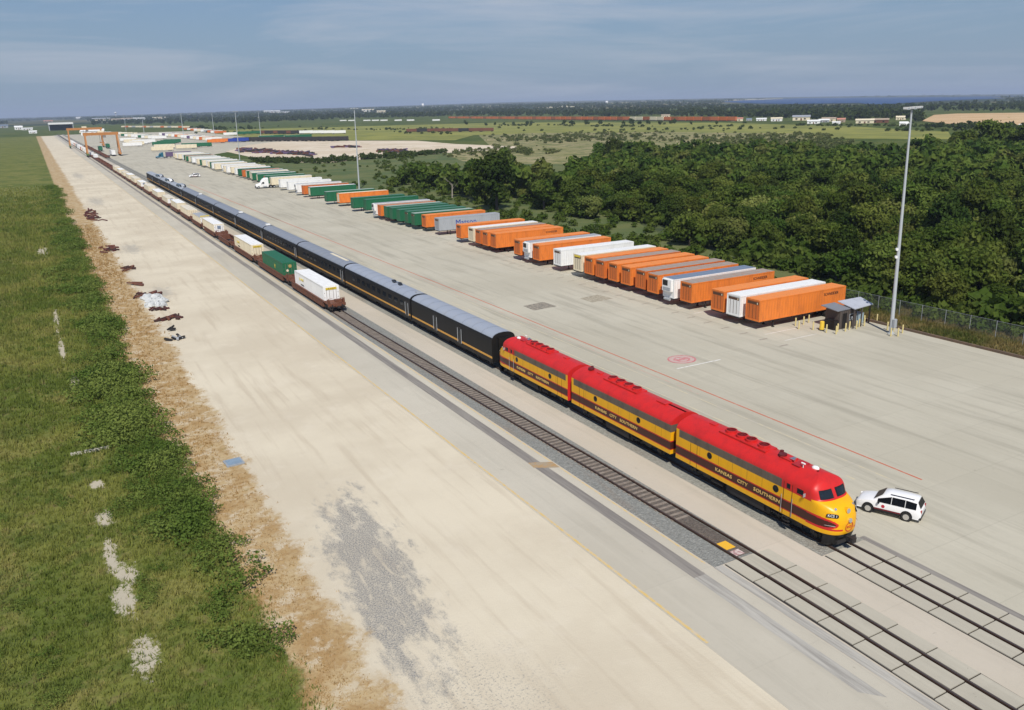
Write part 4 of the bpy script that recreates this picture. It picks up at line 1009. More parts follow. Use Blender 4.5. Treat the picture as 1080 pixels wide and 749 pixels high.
def trailer(loc, kind, label, rz=-math.pi/2, group='trailers parked in the long row', lod=0, txt=None):
    body, roof, end = kind[:3]; reefer = len(kind) > 3
    L, H, Wd = 16.15, 2.88, 2.5
    t = thing('parked_trailer', label, 'trailer', loc, rz, group)
    det = lod == 0
    me = cached(('tr', body, end, det), lambda: ribs_container(L, Wd, H, .5 if det else 1.6, depth=.03).mesh('box', [mt(body), mt(roof), mt(end)]))
    put('box', me, t, (0, 0, 1.15))
    put('roof', cached(('trr', roof), lambda: cont_roof(L, Wd, H).mesh('roof', [mt(roof)])), t, (0, 0, 1.15))
    put('chassis', cached(('chs',), chassis_mesh), t)
    if lod < 2:
        for s in (-1, 1): put('landing_leg', cached(('lleg',), leg_mesh), t, (s*.85, -L/2+3.0, 0))
        for s in (-1, 1):
            for a in (5.0, 6.3): put('wheel', cached(('twh',), twheel), t, (s*.93, a, .5))
    if det and not reefer:
        put('end_panel', cached(('endp', end), lambda: (lambda m: m.box(-1.0, 1.0, -.02, .0, 2.20, 2.55, 1).box(-.86, .86, -.014, 0, .35, 2.12, 0).box(-.62, -.57, -.03, 0, .3, 2.15, 2).box(-.03, .03, -.03, 0, .3, 2.15, 2).box(.57, .62, -.03, 0, .3, 2.15, 2).box(.70, .85, -.03, 0, 2.25, 2.5, 3).mesh('end_panel', [mt(end), ENDV, ENDV, mt('cream')]))(MB())), t, (0, -L/2+.035, 1.15))
    if reefer:
        rf = put('cooling_unit', cached(('reef',), lambda: MB().box(-1.0, 1.0, -.42, .0, 1.0, 2.75, 0).box(-.85, .25, -.45, -.42, 1.85, 2.65, 1).box(-.8, .8, -.44, -.42, 1.1, 1.6, 2).mesh('cooling_unit', [mt('white'), mt('black'), mt('grey')])), t, (0, -L/2, 1.15))
        MB().cyl((-.6, -L/2-.2, .95), (.6, -L/2-.2, .95), .22, n=12).build('fuel_tank', mt('steel'), t)
    if txt:
        for (s_, size, mk, yy, zz, key) in txt: place_text(cached(('txt', s_, size, mk), lambda: text_mesh(s_, size, mt(mk) if mk in M else BLUE_T)), t, (1.262, yy, zz), '+x')
    return t
BLUE_T = flat('blue_lettering', (.015, .025, .22), .5)
O1 = ('orange', 'orange_c', 'orange_b'); O2 = ('orange', 'greyroof', 'orange_b'); O3 = ('orange_b', 'greyroof', 'orange_b'); WH = ('white', 'white', 'white'); WR = ('white', 'slate', 'white', 1); WG = ('white', 'grey', 'white', 1)
CR = ('cream', 'white', 'cream'); GR = ('green', 'greenroof', 'green'); GP = ('green', 'palegreen', 'green'); GW = ('green', 'white', 'cream'); OW = ('orange', 'cream', 'cream'); GY = ('grey', 'grey', 'grey'); GO = ('green', 'palegreen', 'orange_b'); CG = ('cream', 'white', 'cream')
SCH = [('SCHNEIDER', .55, 'dark', 5.2, 3.3, 0)]
rows_ = [(76.9, O1, 'orange trailer with clean orange roof, nearest the guard shed', SCH), (80.25, WH, 'white trailer with pale louvred end between the two orange ones nearest the shed', None), (83.5, O1, 'orange trailer on the far side of the white one nearest the guard shed', None),
 (90.1, O2, 'orange trailer with long weathered grey roof, open slot in front of it', SCH), (93.75, WR, 'white refrigerated trailer with slate blue roof, black unit on its end', None),
 (97.6, O2, 'grey-roofed orange trailer beside the slate-roofed refrigerated one', None), (101.1, O3, 'grey-roofed darker orange trailer, second from the slate-roofed refrigerated one', None), (104.8, O1, 'orange-roofed trailer with part of its bright side showing, middle of the closely packed block', None),
 (108.4, O1, 'orange-roofed trailer just beyond the one with its bright side showing', None), (111.9, O3, 'orange trailer with weathered grey roof between two orange-roofed ones', None), (115.3, O1, 'orange-roofed trailer beside the cream one with a yellow roof-edge sign', None),
 (118.8, CR, 'cream trailer with yellow sign on its top edge', None), (125.4, WH, 'clean white trailer standing alone with a gap on its near side', None),
 (132.2, O1, 'orange trailer next to the grey-roofed refrigerated one, beyond the lone white trailer', None), (135.9, WG, 'white refrigerated trailer with grey roof squeezed between two orange trailers', None), (139.6, O1, 'orange trailer behind the grey-roofed refrigerated trailer', None),
 (149.9, O1, 'bright orange trailer at the near end of the middle block of five', SCH), (153.2, O1, 'second orange trailer of the middle block of five', None), (156.6, O3, 'grey-roofed orange trailer in the middle block of five', None), (160.4, CR, 'cream trailer with white roof in the middle block of five', None), (166.2, O1, 'last orange trailer of the middle block, beside the grey lettered one', None),
 (179.8, GY, 'grey trailer with large dark blue lettering on its side', [('Matson', 1.9, 'blue', -1.0, 2.65, 0)]), (187.2, O1, 'orange trailer just beyond the grey lettered one', None), (192.2, GP, 'green trailer with pale roof beyond the grey lettered one', None),
 (197.0, GR, 'green trailer beside the pale-roofed green one', None), (201.8, GR, 'second green trailer from the pale-roofed green one', None), (207.0, GR, 'third green trailer from the pale-roofed green one', None), (211.2, GP, 'pale-roofed green trailer next to a small orange-ended one', None),
 (215.3, O2, 'orange-ended trailer between green trailers and a grey-roofed refrigerated one', None), (219.6, WG, 'grey-roofed refrigerated trailer with white end, nearest the green block', None), (231.5, GR, 'dark green trailer with pale mark on its roof edge', None), (238.5, GR, 'green trailer with a cream label near the cream-roofed orange one', None),
 (254.6, OW, 'orange-sided trailer with cream roof and cream end by the second light pole', None), (262.6, GP, 'short-looking green trailer behind the cream-roofed orange one', None),
 (283.0, GW, 'green-sided trailer with white roof and cream end near the second light pole', None), (290.5, O3, 'orange-ended trailer with grey roof beside the white-roofed green one', None), (298.5, WG, 'grey-roofed white refrigerated trailer beyond the second light pole', None), (310.6, WH, 'all white trailer next to the grey-roofed refrigerated one, beyond the second pole', None),
 (322.5, WH, 'white trailer beside the white truck tractor', None), (336.5, CR, 'cream trailer coupled behind the white truck tractor', None), (346.5, GO, 'green trailer with an orange end beyond the white tractor', None), (359.5, GW, 'green-sided white-roofed trailer beyond the orange-ended green one', None)]
x_off = {179.8: .9, 187.2: .8, 231.5: 1.5, 254.6: 1.0, 262.6: -.6}
for i, (y, kd, lab, tx) in enumerate(rows_):
    t = trailer((ROWX + 8.08 + x_off.get(y, random.uniform(-.2, .25)), y+1.25, 0), kd, lab, lod=0 if y < 200 else 1, txt=tx)
    if 118 < y < 119: 
        sg = MB().box(-.9, .9, -.012, 0, -.16, .16).build('sign_plate', YLOGO, t, loc=(0, -8.10, 3.72))
kinds_far = [GW, CR, GW, O3, GR, WH, CR, WH, CG, WG, CR, WH, GR, CG, WH, CR, GR, WH, CG, WH, WH]
y = 368.0; k = 0
cn = {id(GW): 'white-roofed green trailer', id(CR): 'cream trailer', id(O3): 'grey-roofed orange trailer', id(GR): 'all green trailer', id(WH): 'white trailer', id(CG): 'cream trailer', id(WG): 'grey-roofed refrigerated trailer'}
cnt = {}
while y < 608:
    kd = kinds_far[k % len(kinds_far)]; nm = cn[id(kd)]; cnt[nm] = cnt.get(nm, 0)+1
    trailer((ROWX+8.1+random.uniform(-.6, 1.2), y+1.25, 0), kd, f'{nm} in the far half-row, {ordw(cnt[nm]-1)} of its look beyond the white tractor', lod=1 if y < 450 else 2)
    y += random.choice((5.2, 6.5, 8.5, 11)); k += 1

# ------------------------------------------------------------------ truck tractors (heading toward -x)
def tractor(loc, rz, pm, label):
    t = thing('truck_tractor', label, 'truck', loc, rz)
    m = mt(pm)
    def sec(y, w, z0, zt, wt): return [(-w, y, z0), (-w, y, zt-.35), (-wt, y, zt), (wt, y, zt), (w, y, zt-.35), (w, y, z0)]
    mb = MB(); mb.grid([sec(-3.5, .85, .7, 1.25, .7), sec(-3.3, 1.0, .6, 1.65, .8), sec(-2.2, 1.05, .6, 1.95, .85), sec(-1.7, 1.1, .6, 2.05, .9)]); i = len(mb.v)
    mb.v += sec(-3.5, .85, .7, 1.25, .7); mb.f.append(tuple(range(i, i+6))); mb.mi.append(0); mb.build('hood', m, t)
    mb = MB(); mb.grid([sec(-1.75, 1.12, .65, 2.1, 1.0), sec(-1.2, 1.15, .65, 2.95, 1.0), sec(-.6, 1.15, .65, 3.6, 1.0), sec(.1, 1.15, .65, 3.95, 1.05), sec(1.3, 1.15, .65, 4.0, 1.1)]); i = len(mb.v)
    mb.v += sec(1.3, 1.15, .65, 4.0, 1.1); mb.f.append(tuple(range(i+5, i-1, -1))); mb.mi.append(0); c = mb.build('cab', m, t)
    MB().quad((-.92, -1.72, 2.12), (.92, -1.72, 2.12), (.92, -1.17, 2.85), (-.92, -1.17, 2.85)).build('windshield', glass(), c)
    for s in (-1, 1):
        MB().box(*sorted((s*1.15, s*1.165)), -1.15, -.35, 1.75, 2.45).build('side_window', glass(), c)
        MB().box(*sorted((s*1.25, s*1.4)), -1.5, -1.42, 1.7, 2.3).build('mirror', mt('black'), c)
        MB().cyl((s*1.0, .6, .75), (s*1.0, -.9, .75), .32, n=12).build('fuel_tank', mt('steel'), t)
    MB().box(-.45, .45, 1.2, 4.0, .75, 1.0).box(-1.1, 1.1, -3.65, -3.5, .4, .85).build('frame', mt('dark'), t)
    MB().box(-.7, .7, -3.53, -3.49, .85, 1.2).build('grille', mt('steel'), t)
    for (yy, w_) in ((-2.6, .35), (2.1, .28), (3.4, .28)):
        for s in (-1, 1): put('wheel', cached(('twh',), twheel), t, (s*(1.15-w_), yy, .5))
    return t
tractor((76.6, 337.9, 0), -math.pi/2, 'white', 'white truck tractor coupled to a cream trailer, nosing out of the row')
tractor((73.5, 616, 0), -math.pi/2, 'teal', 'dark teal truck tractor with pale fairing at the far end of the row')
trailer((84.5, 616, 0), ('purple', 'grey', 'purple'), 'dull purple trailer coupled to the dark teal tractor', lod=1)

# ------------------------------------------------------------------ cars
def car(loc, rz, label, paintm, detail=True):
    t = thing('parked_car', label, 'car', loc, rz)
    st = [(2.50, .74, .42, .70, .60), (2.42, .86, .32, .84, .72), (2.20, .94, .30, .97, .80), (1.70, .98, .30, 1.06, .84), (1.25, 1.0, .30, 1.15, .86), (1.12, 1.0, .30, 1.18, .86), (.42, 1.0, .30, 1.71, .72), (0, 1.0, .30, 1.79, .74),
          (-1.3, 1.0, .30, 1.79, .74), (-2.0, .99, .30, 1.74, .73), (-2.12, .98, .30, 1.70, .72), (-2.40, .96, .30, 1.16, .82), (-2.50, .90, .36, .95, .80)]
    def ring(y, w, z0, zt, wt):
        bl = min(1.10, zt-.04)
        h = [(w*.95, z0), (w, .58), (w, .86), (w-.03, bl), (wt+.03, max(zt-.07, bl+.01)), (wt*.86, zt), (0, zt+.025)]
        return [(x, y, z) for x, z in h] + [(-x, y, z) for x, z in h[-2::-1]]
    mb = MB(); rows = [ring(*q) for q in st]; mb.grid(rows)
    for q, rv in ((rows[0], 0), (rows[-1], 1)):
        i = len(mb.v); mb.v += q; f = tuple(range(i, i+len(q))); mb.f.append(f if rv == 0 else f[::-1]); mb.mi.append(0)
    i = len(mb.v); mb.quad((-.95, 2.4, .31), (.95, 2.4, .31), (.95, -2.45, .31), (-.95, -2.45, .31))
    mb.build('body', paintm, t, smooth='angle')
    gl = glass('car_glass', (.006, .007, .009)); gl.node_tree.nodes['Principled BSDF'].inputs['Specular IOR Level'].default_value = .10; gl.node_tree.nodes['Principled BSDF'].inputs['Roughness'].default_value = .3
    def lerp(a, b, f): return tuple(a[i]+(b[i]-a[i])*f for i in range(3))
    def side(y0, y1, s, f0=.02, f1=.93):
        def pt(y, f):
            for a, b in zip(st[:-1], st[1:]):
                if b[0] <= y <= a[0]:
                    q = (a[0]-y)/(a[0]-b[0]); zt = a[3]+(b[3]-a[3])*q; wt = a[4]+(b[4]-a[4])*q; w = a[1]+(b[1]-a[1])*q; bl = min(1.10, zt-.04)
                    z1 = max(zt-.07, bl+.01); return (s*(w-.03+(wt+.03-w+.03)*f+.03), y, bl+(z1-bl)*f)
        a, b, c, d = pt(y1, f0), pt(y0, f0), pt(y0, f1), pt(y1, f1); return [a, b, c, d] if s == 1 else [b, a, d, c]
    for s in (-1, 1):
        for (a, b) in ((.80, -.22), (-.27, -1.26), (-1.31, -2.12)):
            MB().quad(*side(a, b, s)).build('side_window', gl, t)
        MB().beam((s*.70, -.1, 1.84), (s*.70, -1.9, 1.84), .05, .04).build('roof_rail', mt('black'), t)
        MB().box(*sorted((s*.99, s*1.012)), -1.35, 1.3, .30, .46).build('sill', mt('black'), t)
        MB().box(*sorted((s*1.0, s*1.22)), .62, .74, 1.05, 1.22).build('mirror', mt('black'), t)
        MB().box(*sorted((s*1.002, s*1.006)), -1.25, 1.2, .47, .58).build('stripe', paint('dark_red_stripe', (.16, .012, .02), .5), t)
        MB().cyl((s*1.0, .35, .80), (s*1.01, .35, .80), .14, n=14).build('round_decal', paint('red_decal', (.45, .02, .04), .5), t)
        for yy in (1.48, -1.45):
            MB().cyl((s*.80, yy, .42), (s*1.012, yy, .42), .46, n=22).build('wheel_arch', mt('black'), t)
            w = MB().cyl((s*.82, yy, .37), (s*1.03, yy, .37), .37, n=22).build('wheel', mt('rubber'), t)
            MB().cyl((s*.9, yy, .37), (s*1.04, yy, .37), .24, n=14).build('rim', SILV, w)
        MB().box(*sorted((s*.62, s*.90)), -2.515, -2.40, .86, 1.06).build('tail_lamp', flat('lamp_red', (.35, .01, .01), .3), t)
        MB().box(*sorted((s*.55, s*.86)), 2.36, 2.50, .64, .76).build('headlight', SILV, t)
    MB().quad((-.80, 1.10, 1.205), (.80, 1.10, 1.205), (.68, .44, 1.70), (-.68, .44, 1.70)).build('windshield', gl, t, loc=(0, .03, .05))
    MB().quad((.76, -2.40, 1.20), (.64, -2.14, 1.66), (-.64, -2.14, 1.66), (-.76, -2.40, 1.20)).build('rear_window', gl, t, loc=(0, -.045, .02))
    MB().box(-.93, .93, -2.54, -2.35, .30, .52).build('rear_bumper', mt('black'), t)
    return t
CARW = paint('car_white', (.82, .82, .82), .22, dirt=.05)
suv = car((50.3, 35.0, .012), R(25), 'white sport utility car with red door decal, parked beside the front locomotive', CARW); suv.scale = (.91, .88, .91)
car((63.5, 421, .012), R(90), 'small white car crossing the far yard behind the passenger train', CARW)

# ------------------------------------------------------------------ guard shed, bollards, fence
t = thing('guard_shed', 'dark guard shed with light metal canopy roof beside the light pole', 'shed', (89.6, 72.6, 0))
SH = paint('shed_dark_brown', (.085, .070, .060), .6, dirt=.3); MR = paint('metal_roof', (.52, .54, .58), .4, .2, dirt=.3)
MB().box(-1.7, 1.5, -1.1, 1.2, .05, 2.45).build('wall', SH, t)
mb = MB()
for k in range(9): mb.box(-1.71+k*.4, -1.68+k*.4, -1.125, -1.10, .1, 2.4)
mb.build('cladding', paint('cladding_brown', (.05, .042, .036), .6), t)
mb = MB()
def slab(mb, a, b, c, d, th, m=0):
    i = len(mb.v); mb.v += [a, b, c, d] + [(q[0], q[1], q[2]-th) for q in (a, b, c, d)]
    for q in ((0, 1, 2, 3), (7, 6, 5, 4), (0, 4, 5, 1), (1, 5, 6, 2), (2, 6, 7, 3), (3, 7, 4, 0)): mb.f.append(tuple(i+k for k in q)); mb.mi.append(m)
slab(mb, (.1, -1.9, 2.72), (4.5, -1.2, 2.68), (4.5, .9, 3.25), (.1, .9, 3.25), .10); mb.build('canopy_roof', MR, t)
mb = MB(); slab(mb, (-2.3, -1.2, 2.62), (.2, -1.2, 2.66), (.2, 1.5, 2.95), (-2.3, 1.5, 2.9), .10); mb.build('roof', paint('dark_roof', (.20, .21, .23), .5, dirt=.3), t)
for (xx, yy) in ((4.2, -1.0), (4.2, .7), (2.0, -1.5), (.3, -1.7)): MB().box(xx-.07, xx+.07, yy-.07, yy+.07, .0, 2.7).build('post', SH, t)
MB().box(2.2, 3.6, -.6, .5, .1, 1.5).build('cabinet', paint('pale_blue_cabinet', (.30, .38, .42), .5), t)
w = MB().box(.2, .9, -1.14, -1.12, 1.1, 1.8).build('window', glass(), t); MB().box(.13, .97, -1.135, -1.11, 1.03, 1.87).build('window_frame', mt('grey'), w)
MB().box(.45, .7, -1.16, -1.145, 1.2, 1.5).build('notice', mt('white'), t)
MB().box(-1.15, -.35, -1.14, -1.11, .08, 2.1).build('door', mt('black'), t)
MB().box(-2.5, -1.75, -1.0, .6, .0, 1.25).build('generator_box', mt('black'), t)
by = paint('bollard_yellow', (.62, .52, .24), .6, dirt=.35, dirtc=(.5, .42, .22))
bm_ = MB().cyl((0, 0, 0), (0, 0, 1.05), .095, n=10).cyl((0, 0, 1.05), (0, 0, 1.11), .095, .04, n=10).mesh('bollard', [by])
bl = [(84.9, 76.0), (85.2, 73.3), (85.5, 71.4), (85.9, 70.2), (87.0, 70.9), (88.0, 70.5), (89.1, 70.8), (90.2, 70.6), (91.2, 71.0), (92.2, 71.0), (93.3, 71.9), (94.3, 72.0), (86.3, 75.9), (87.6, 76.2), (84.0, 74.6), (95.2, 71.4), (92.9, 68.0), (90.7, 65.8), (91.4, 65.3), (93.2, 66.0), (92.9, 67.1)]
for i, (x, y) in enumerate(bl):
    o = put('bollard', bm_, None, (x, y, .012))
    if i in (16, 17, 18, 19, 20): tag(o, 'yellow bollard guarding the foot of the tall light pole', 'bollard', 'yellow bollards round the light pole')
    elif i == 15: tag(o, 'yellow bollard standing alone by the kerb between shed and pole', 'bollard')
    elif i in (0, 12, 13, 14): tag(o, 'yellow bollard between the front orange trailer and the guard shed', 'bollard', 'yellow bollards beside the orange trailer')
    else: tag(o, 'yellow bollard in the line in front of the guard shed', 'bollard', 'yellow bollards round the guard shed')
tb = thing('crash_barrel', 'stout yellow crash barrel left of the guard shed', 'barrel', (86.0, 72.6, .01))
MB().cyl((0, 0, 0), (0, 0, 1.15), .32, .28, n=14).cyl((0, 0, 1.15), (0, 0, 1.2), .28, .2, n=14).build('drum', paint('barrel_yellow', (.74, .50, .05), .5), tb); MB().cyl((0, 0, .0), (0, 0, .12), .38, n=14).build('base_ring', mt('black'), tb)
# fence and kerb
kb = MB(); y = -20
while y < 73.5: kb.box(94.62, 94.92, y+.02, y+4.98, .0, .30+random.uniform(-.03, .05)); y += 5
struct(kb.build('timber_kerb', paint('dark_timber', (.12, .085, .06), .9, dirt=.5, dirtc=(.22, .13, .08))))
ft = thing('chain_link_fence', 'grey chain link fence along the grass bank beside the woods', 'fence', (FENCE_X, 0, 0))
g_ = G('chain_link_mesh'); co = g_.sep(g_.objco())
def dl(a, b, pitch, w): return g_.math('LESS_THAN', g_.math('FRACT', g_.math('DIVIDE', g_.math('ADD', a, b), pitch)), w)
al = g_.math('MAXIMUM', dl(co[1], co[2], .12, .09), dl(co[1], g_.math('MULTIPLY', co[2], -1), .12, .09))
g_.l(al, g_.b.inputs['Alpha']); g_.base((.20, .22, .21)); g_.rough(.5)
MB().quad((0, -20, .1), (0, 90, .1), (0, 90, 2.24), (0, -20, 2.24)).build('wire_mesh', g_.m, ft)
pm_ = MB().cyl((0, 0, 0), (0, 0, 2.3), .032, n=8).mesh('post', [mt('steel')])
y = -20
while y <= 90: put('post', pm_, ft, (0, y, 0)); y += 3.4
MB().cyl((0, -20, 2.25), (0, 90, 2.25), .018, n=6).build('top_rail', mt('steel'), ft)

# ------------------------------------------------------------------ light poles
def light_pole(x, y, h, label, lean=0.0, cams=True, n=3, r=.30):
    t = thing('light_pole', label, 'light pole', (x, y, 0)); t.rotation_euler = (0, R(-lean), 0)
    mb = MB(); mb.cyl((0, 0, 0), (0, 0, h), r, r*.42, n=14); mb.cyl((0, 0, 0), (0, 0, .12), r*1.7, n=12); mb.build('pole', paint('pole_steel', (.50, .53, .55), .4, .15, dirt=.2), t)
    mb = MB().beam((-1.15, 0, h-.05), (1.15, 0, h-.05), .08, .09); mb.cyl((0, 0, h-.6), (0, 0, h+.1), .12, n=10); mb.build('crossarm', mt('steel'), t)
    for k in range(n):
        xx = -1.15 + 2.3*k/(n-1)
        f = MB().box(xx-.24, xx+.24, -.45, .12, h, h+.24).build('floodlight', mt('white'), t); MB().quad((xx-.2, -.46, h+.02), (xx+.2, -.46, h+.02), (xx+.2, -.46, h+.2), (xx-.2, -.46, h+.2)).build('lens', mt('grey'), f)
    if cams:
        for zz in (h*.40, h*.365):
            MB().beam((0, 0, zz), (-.5, -.1, zz), .06, .06).cyl((-.62, -.25, zz-.08), (-.38, .05, zz-.08), .16, n=10).build('camera_housing', mt('white'), t)
        MB().box(-.25, .25, -.55, -.25, .9, 2.0).build('control_box', mt('grey'), t)
    return t
light_pole(91.8, 66.6, 27.6, 'tall grey light pole with three white floodlights beside the guard shed', 1.6, r=.25)
light_pole(104.5, 307, 29, 'tall light pole behind the trailer row, beside the cream-roofed orange trailer', -.6, False)
light_pole(109, 540, 29, 'light pole behind the far end of the trailer row, by the sandy lot', -.8, False)
for i, (px, py) in enumerate(((194, 146), (152, 140), (133, 138), (226, 142), (275, 143))):
    a = at(px, py); light_pole(a[0], a[1], 28, ['light pole left of the orange and blue far containers', 'light pole behind the far white trailers', 'slim light pole beyond the gantry cranes', 'light pole beyond the far orange container', 'light pole beside the far dark railcars'][i], 0, False, r=.4)

# ------------------------------------------------------------------ gantry cranes
CRO = paint('crane_orange', (.44, .19, .055), .5, dirt=.3, dirtc=(.30, .14, .06)); 
def crane(x0, x1, y, h, label):
    t = thing('gantry_crane', label, 'crane', ((x0+x1)/2, y, 0), 0, 'rubber-tyred gantry cranes over the tracks'); w = (x1-x0)/2; d = 5.5
    for s in (-1, 1):
        for e in (-1, 1): MB().beam((s*w, e*d, 1.6), (s*w*.98, e*2.4, h-1.2), 1.0, 1.1).build('leg', CRO, t)
        MB().box(s*w-.7, s*w+.7, -d-2.2, d+2.2, 1.3, 2.5).build('sill_beam', CRO if s == 1 else paint('crane_green', (.10, .16, .05), .5), t)
        for e in (-1, 1):
            for q in (-1, 1): MB().cyl((s*w-.35, e*d+q*1.2, .8), (s*w+.35, e*d+q*1.2, .8), .8, n=16).build('wheel', mt('rubber'), t)
    for e in (-1, 1): MB().box(-w-.9, w+.9, e*2.4-.6, e*2.4+.6, h-1.6, h+.3).build('girder', CRO, t)
    for s in (-1, 1): MB().box(s*(w+.2)-.5, s*(w+.2)+.5, -2.4, 2.4, h-1.2, h+.1).build('end_tie', CRO, t)
    tr = MB().box(-2.0, 2.0, -2.6, 2.6, h+.3, h+1.5).build('trolley', mt('cream'), t)
    MB().box(1.2, 3.2, -1.2, 1.0, h-3.4, h-1.3).build('cab', mt('white'), tr)
    sp = MB().box(-1.2, 1.2, -6, 6, h-7.0, h-6.5).build('spreader', CRO, tr)
    for a, b in ((-1, -3), (1, -3), (-1, 3), (1, 3)): MB().cyl((a, b*.6, h-6.5), (a, b*.4, h), .05, n=6).build('hoist_rope', mt('dark'), tr)
    MB().box(w-.2, w+1.6, -d*.6, d*.6, 2.5, 5.0).build('power_pack', mt('white'), t)
crane(32.9, 54.2, 690, 16.5, 'nearer orange gantry crane straddling both tracks')
crane(29.2, 57.0, 890, 17.5, 'farther orange gantry crane straddling both tracks')
for (px, py, kd, lab) in ((117, 165, 'white', 'white container trailer standing under the nearer crane, right of the tracks'), (104, 160, 'green', 'green container standing between the two cranes'), (112, 157, 'green', 'second green container, beyond the first between the cranes')):
    a = at(px, py); trailer((a[0]+2, a[1]+7, 0), (kd, kd, kd), lab, rz=0, group=None, lod=1)

# ------------------------------------------------------------------ far yard: more trailers, rows, railcars
FK = [WH, CR, WH, GR, WH, CG, OW, GW, WG]
n_ = 0
def far_trailer(px, py, kd, lab, group='trailers parked in the far yard', rz=-math.pi/2):
    a = at(px, py); trailer((a[0]+8, a[1], 0), kd, lab, rz=rz, group=group, lod=2)
far_list = [(130, 155.5, WH), (133, 154.3, CR), (137, 153.2, WH), (140, 152.4, WH), (131, 151.5, CR), (146, 151.7, WH), (127, 149.8, WH), (160, 160.5, CG), (163, 157.8, CG), (186, 158.2, CG), (161, 154.6, GR), (166, 153.3, GR), (170, 152.4, GR), (173, 151.6, GR),
            (219, 151.8, O2), (224, 151.0, O2), (241, 150.8, ('blue', 'blue', 'blue')), (245, 150.2, ('blue', 'blue', 'blue')), (273, 147.6, GW), (279, 147.2, GR), (286, 146.8, GR), (300, 147.0, GW), (306, 146.6, GR), (313, 146.2, GR), (192, 156.4, GP), (203, 156.0, GP),
            (246, 142.6, GR), (252, 142.2, GP), (262, 142.0, GR), (236, 143.5, WH)]
nm2 = lambda kd: {'white': 'white', 'cream': 'cream', 'green': 'green', 'orange': 'orange', 'blue': 'blue'}.get(kd[0], 'grey')
cnt = {}
for (px, py, kd) in far_list:
    c_ = nm2(kd); zone = 'by the gantry cranes' if px < 150 else ('beyond the end of the long row' if px < 210 else ('left of the sandy lot' if px < 262 else 'behind the sandy lot'))
    cnt[(c_, zone)] = cnt.get((c_, zone), 0)+1; far_trailer(px, py, kd, f'{c_} trailer {zone}, {ordw(cnt[(c_, zone)]-1)} of that colour')
for ri, ((pa, pb), n, kds, zone) in enumerate((((( 168, 143.5), (217, 149.5)), 16, [WH, ('purple', 'grey', 'purple'), WH, CR, WH, O3, CR, WH], 'diagonal row left of the far orange ones'),
                             (((194, 137.5), (226, 141.5)), 10, [O3, WH, O3, WH, CR, WH, GY], 'distant row by the tree belt'), (((128, 144.5), (160, 147.5)), 10, [GP, WH, CG, WH, WH], 'pale row beyond the gantry cranes'),
                             (((84, 141.2), (132, 143.3)), 10, [CR, WH, CG], 'faint row beyond the cranes'), (((128, 134.8), (192, 135.4)), 18, [CR, O3, CG, GY, CR], 'farthest row before the trees'))):
    for k in range(n):
        f = k/(n-1); px = pa[0]+(pb[0]-pa[0])*f; py = pa[1]+(pb[1]-pa[1])*f
        far_trailer(px, py, kds[k % len(kds)], f'{nm2(kds[k % len(kds)])} trailer in the {zone}, {ordw(k)} from left', group='trailers in the ' + zone)
# railcars on the distant line
def hopper_mesh(body, tall=True):
    def f():
        mb = MB(); h = 6.1 if tall else 4.3
        mb.box(-1.25, 1.25, -8.0, 8.0, .55, 3.35 if tall else 4.2)
        if tall: mb.box(-1.24, 1.24, -7.9, 7.9, 3.42, 6.2)
        for k in range(15): mb.box(-1.28, 1.28, -7.7+k*1.1, -7.6+k*1.1, .6, h)
        mb.box(-1.4, 1.4, -7.2, 7.2, .35, 1.25, 1); mb.box(-1.2, 1.2, -8.7, -7.2, .8, 1.1, 1); mb.box(-1.2, 1.2, 7.2, 8.7, .8, 1.1, 1)
        for e in (-1, 1):
            for q in (-.6, .6):
                for s in (-1, 1): mb.cyl((s*.7, e*8.2+q, .47), (s*.85, e*8.2+q, .47), .46, n=10, m=1)
        return mb.mesh('stack_car', [mt(body), mt('dark')])
    return cached(('hop', body, tall), f)
paint('distant_orange', (.60, .17, .05), .6, dirt=.3)
y = 915.0; k = 0
while y < 1850:
    o = put('stack_car', hopper_mesh(['distant_orange', 'orange_b', 'distant_orange', 'rust_orange'][k % 4] if not (k in (9, 10, 12, 13)) else 'cream'), None, (864, y, .12))
    c_ = 'cream' if k in (9, 10, 12, 13) else 'orange'
    tag(o, f'{c_} double-stack railcar on the distant line beyond the meadow, {ordw(k)} from the right end', 'freight car', 'double-stack railcars on the distant line'); y += 17.6; k += 1
for i, px in enumerate((362, 371, 387, 396, 405, 420, 433, 460)):
    a = at(px, 129.0 - .0045*(px-362)-.4); o = put('box_car', hopper_mesh('white', False), None, (a[0], a[1], .12), math.pi/2.2)
    o.scale = (1.0, 1.0, 1.0); tag(o, f'white railcar at the far side of the meadow, {ordw(i)} from the left', 'freight car', 'white railcars at the far side of the meadow')
def far_car(px, py, m, lab, rz, n=1):
    a = at(px, py); o = put('box_car', cached(('boxc', m), lambda: MB().box(-1.5, 1.5, -8.4, 8.4, 1.0, 4.2, 0).box(-1.52, 1.52, -1.4, 1.4, 1.1, 4.0, 0).box(-1.2, 1.2, -7.8, -5.4, .1, 1.0, 1).box(-1.2, 1.2, 5.4, 7.8, .1, 1.0, 1).box(-.3, .3, -8.8, 8.8, .7, 1.0, 1).mesh('box_car', [mt(m), mt('dark')])), None, (a[0], a[1], 0), rz)
    tag(o, lab, 'freight car', 'railcars on the siding behind the sandy lot')
for k in range(9): far_car(277+k*4.6, 141.2+.02*k, ['dark', 'brown', 'dark'][k % 3], f'dark railcar on the siding behind the sandy lot, {ordw(k)} from the left', 1.25)
for k in range(4): far_car(323+k*11.5, 141.3, 'white', f'white railcar on the siding behind the sandy lot, {ordw(k)} from the left', 1.25)
for k in range(12): far_car(256+k*9.3, 149.4-.05*k, 'dark', f'dark flat car along the back edge of the sandy lot, {ordw(k)} from the left', 1.25)
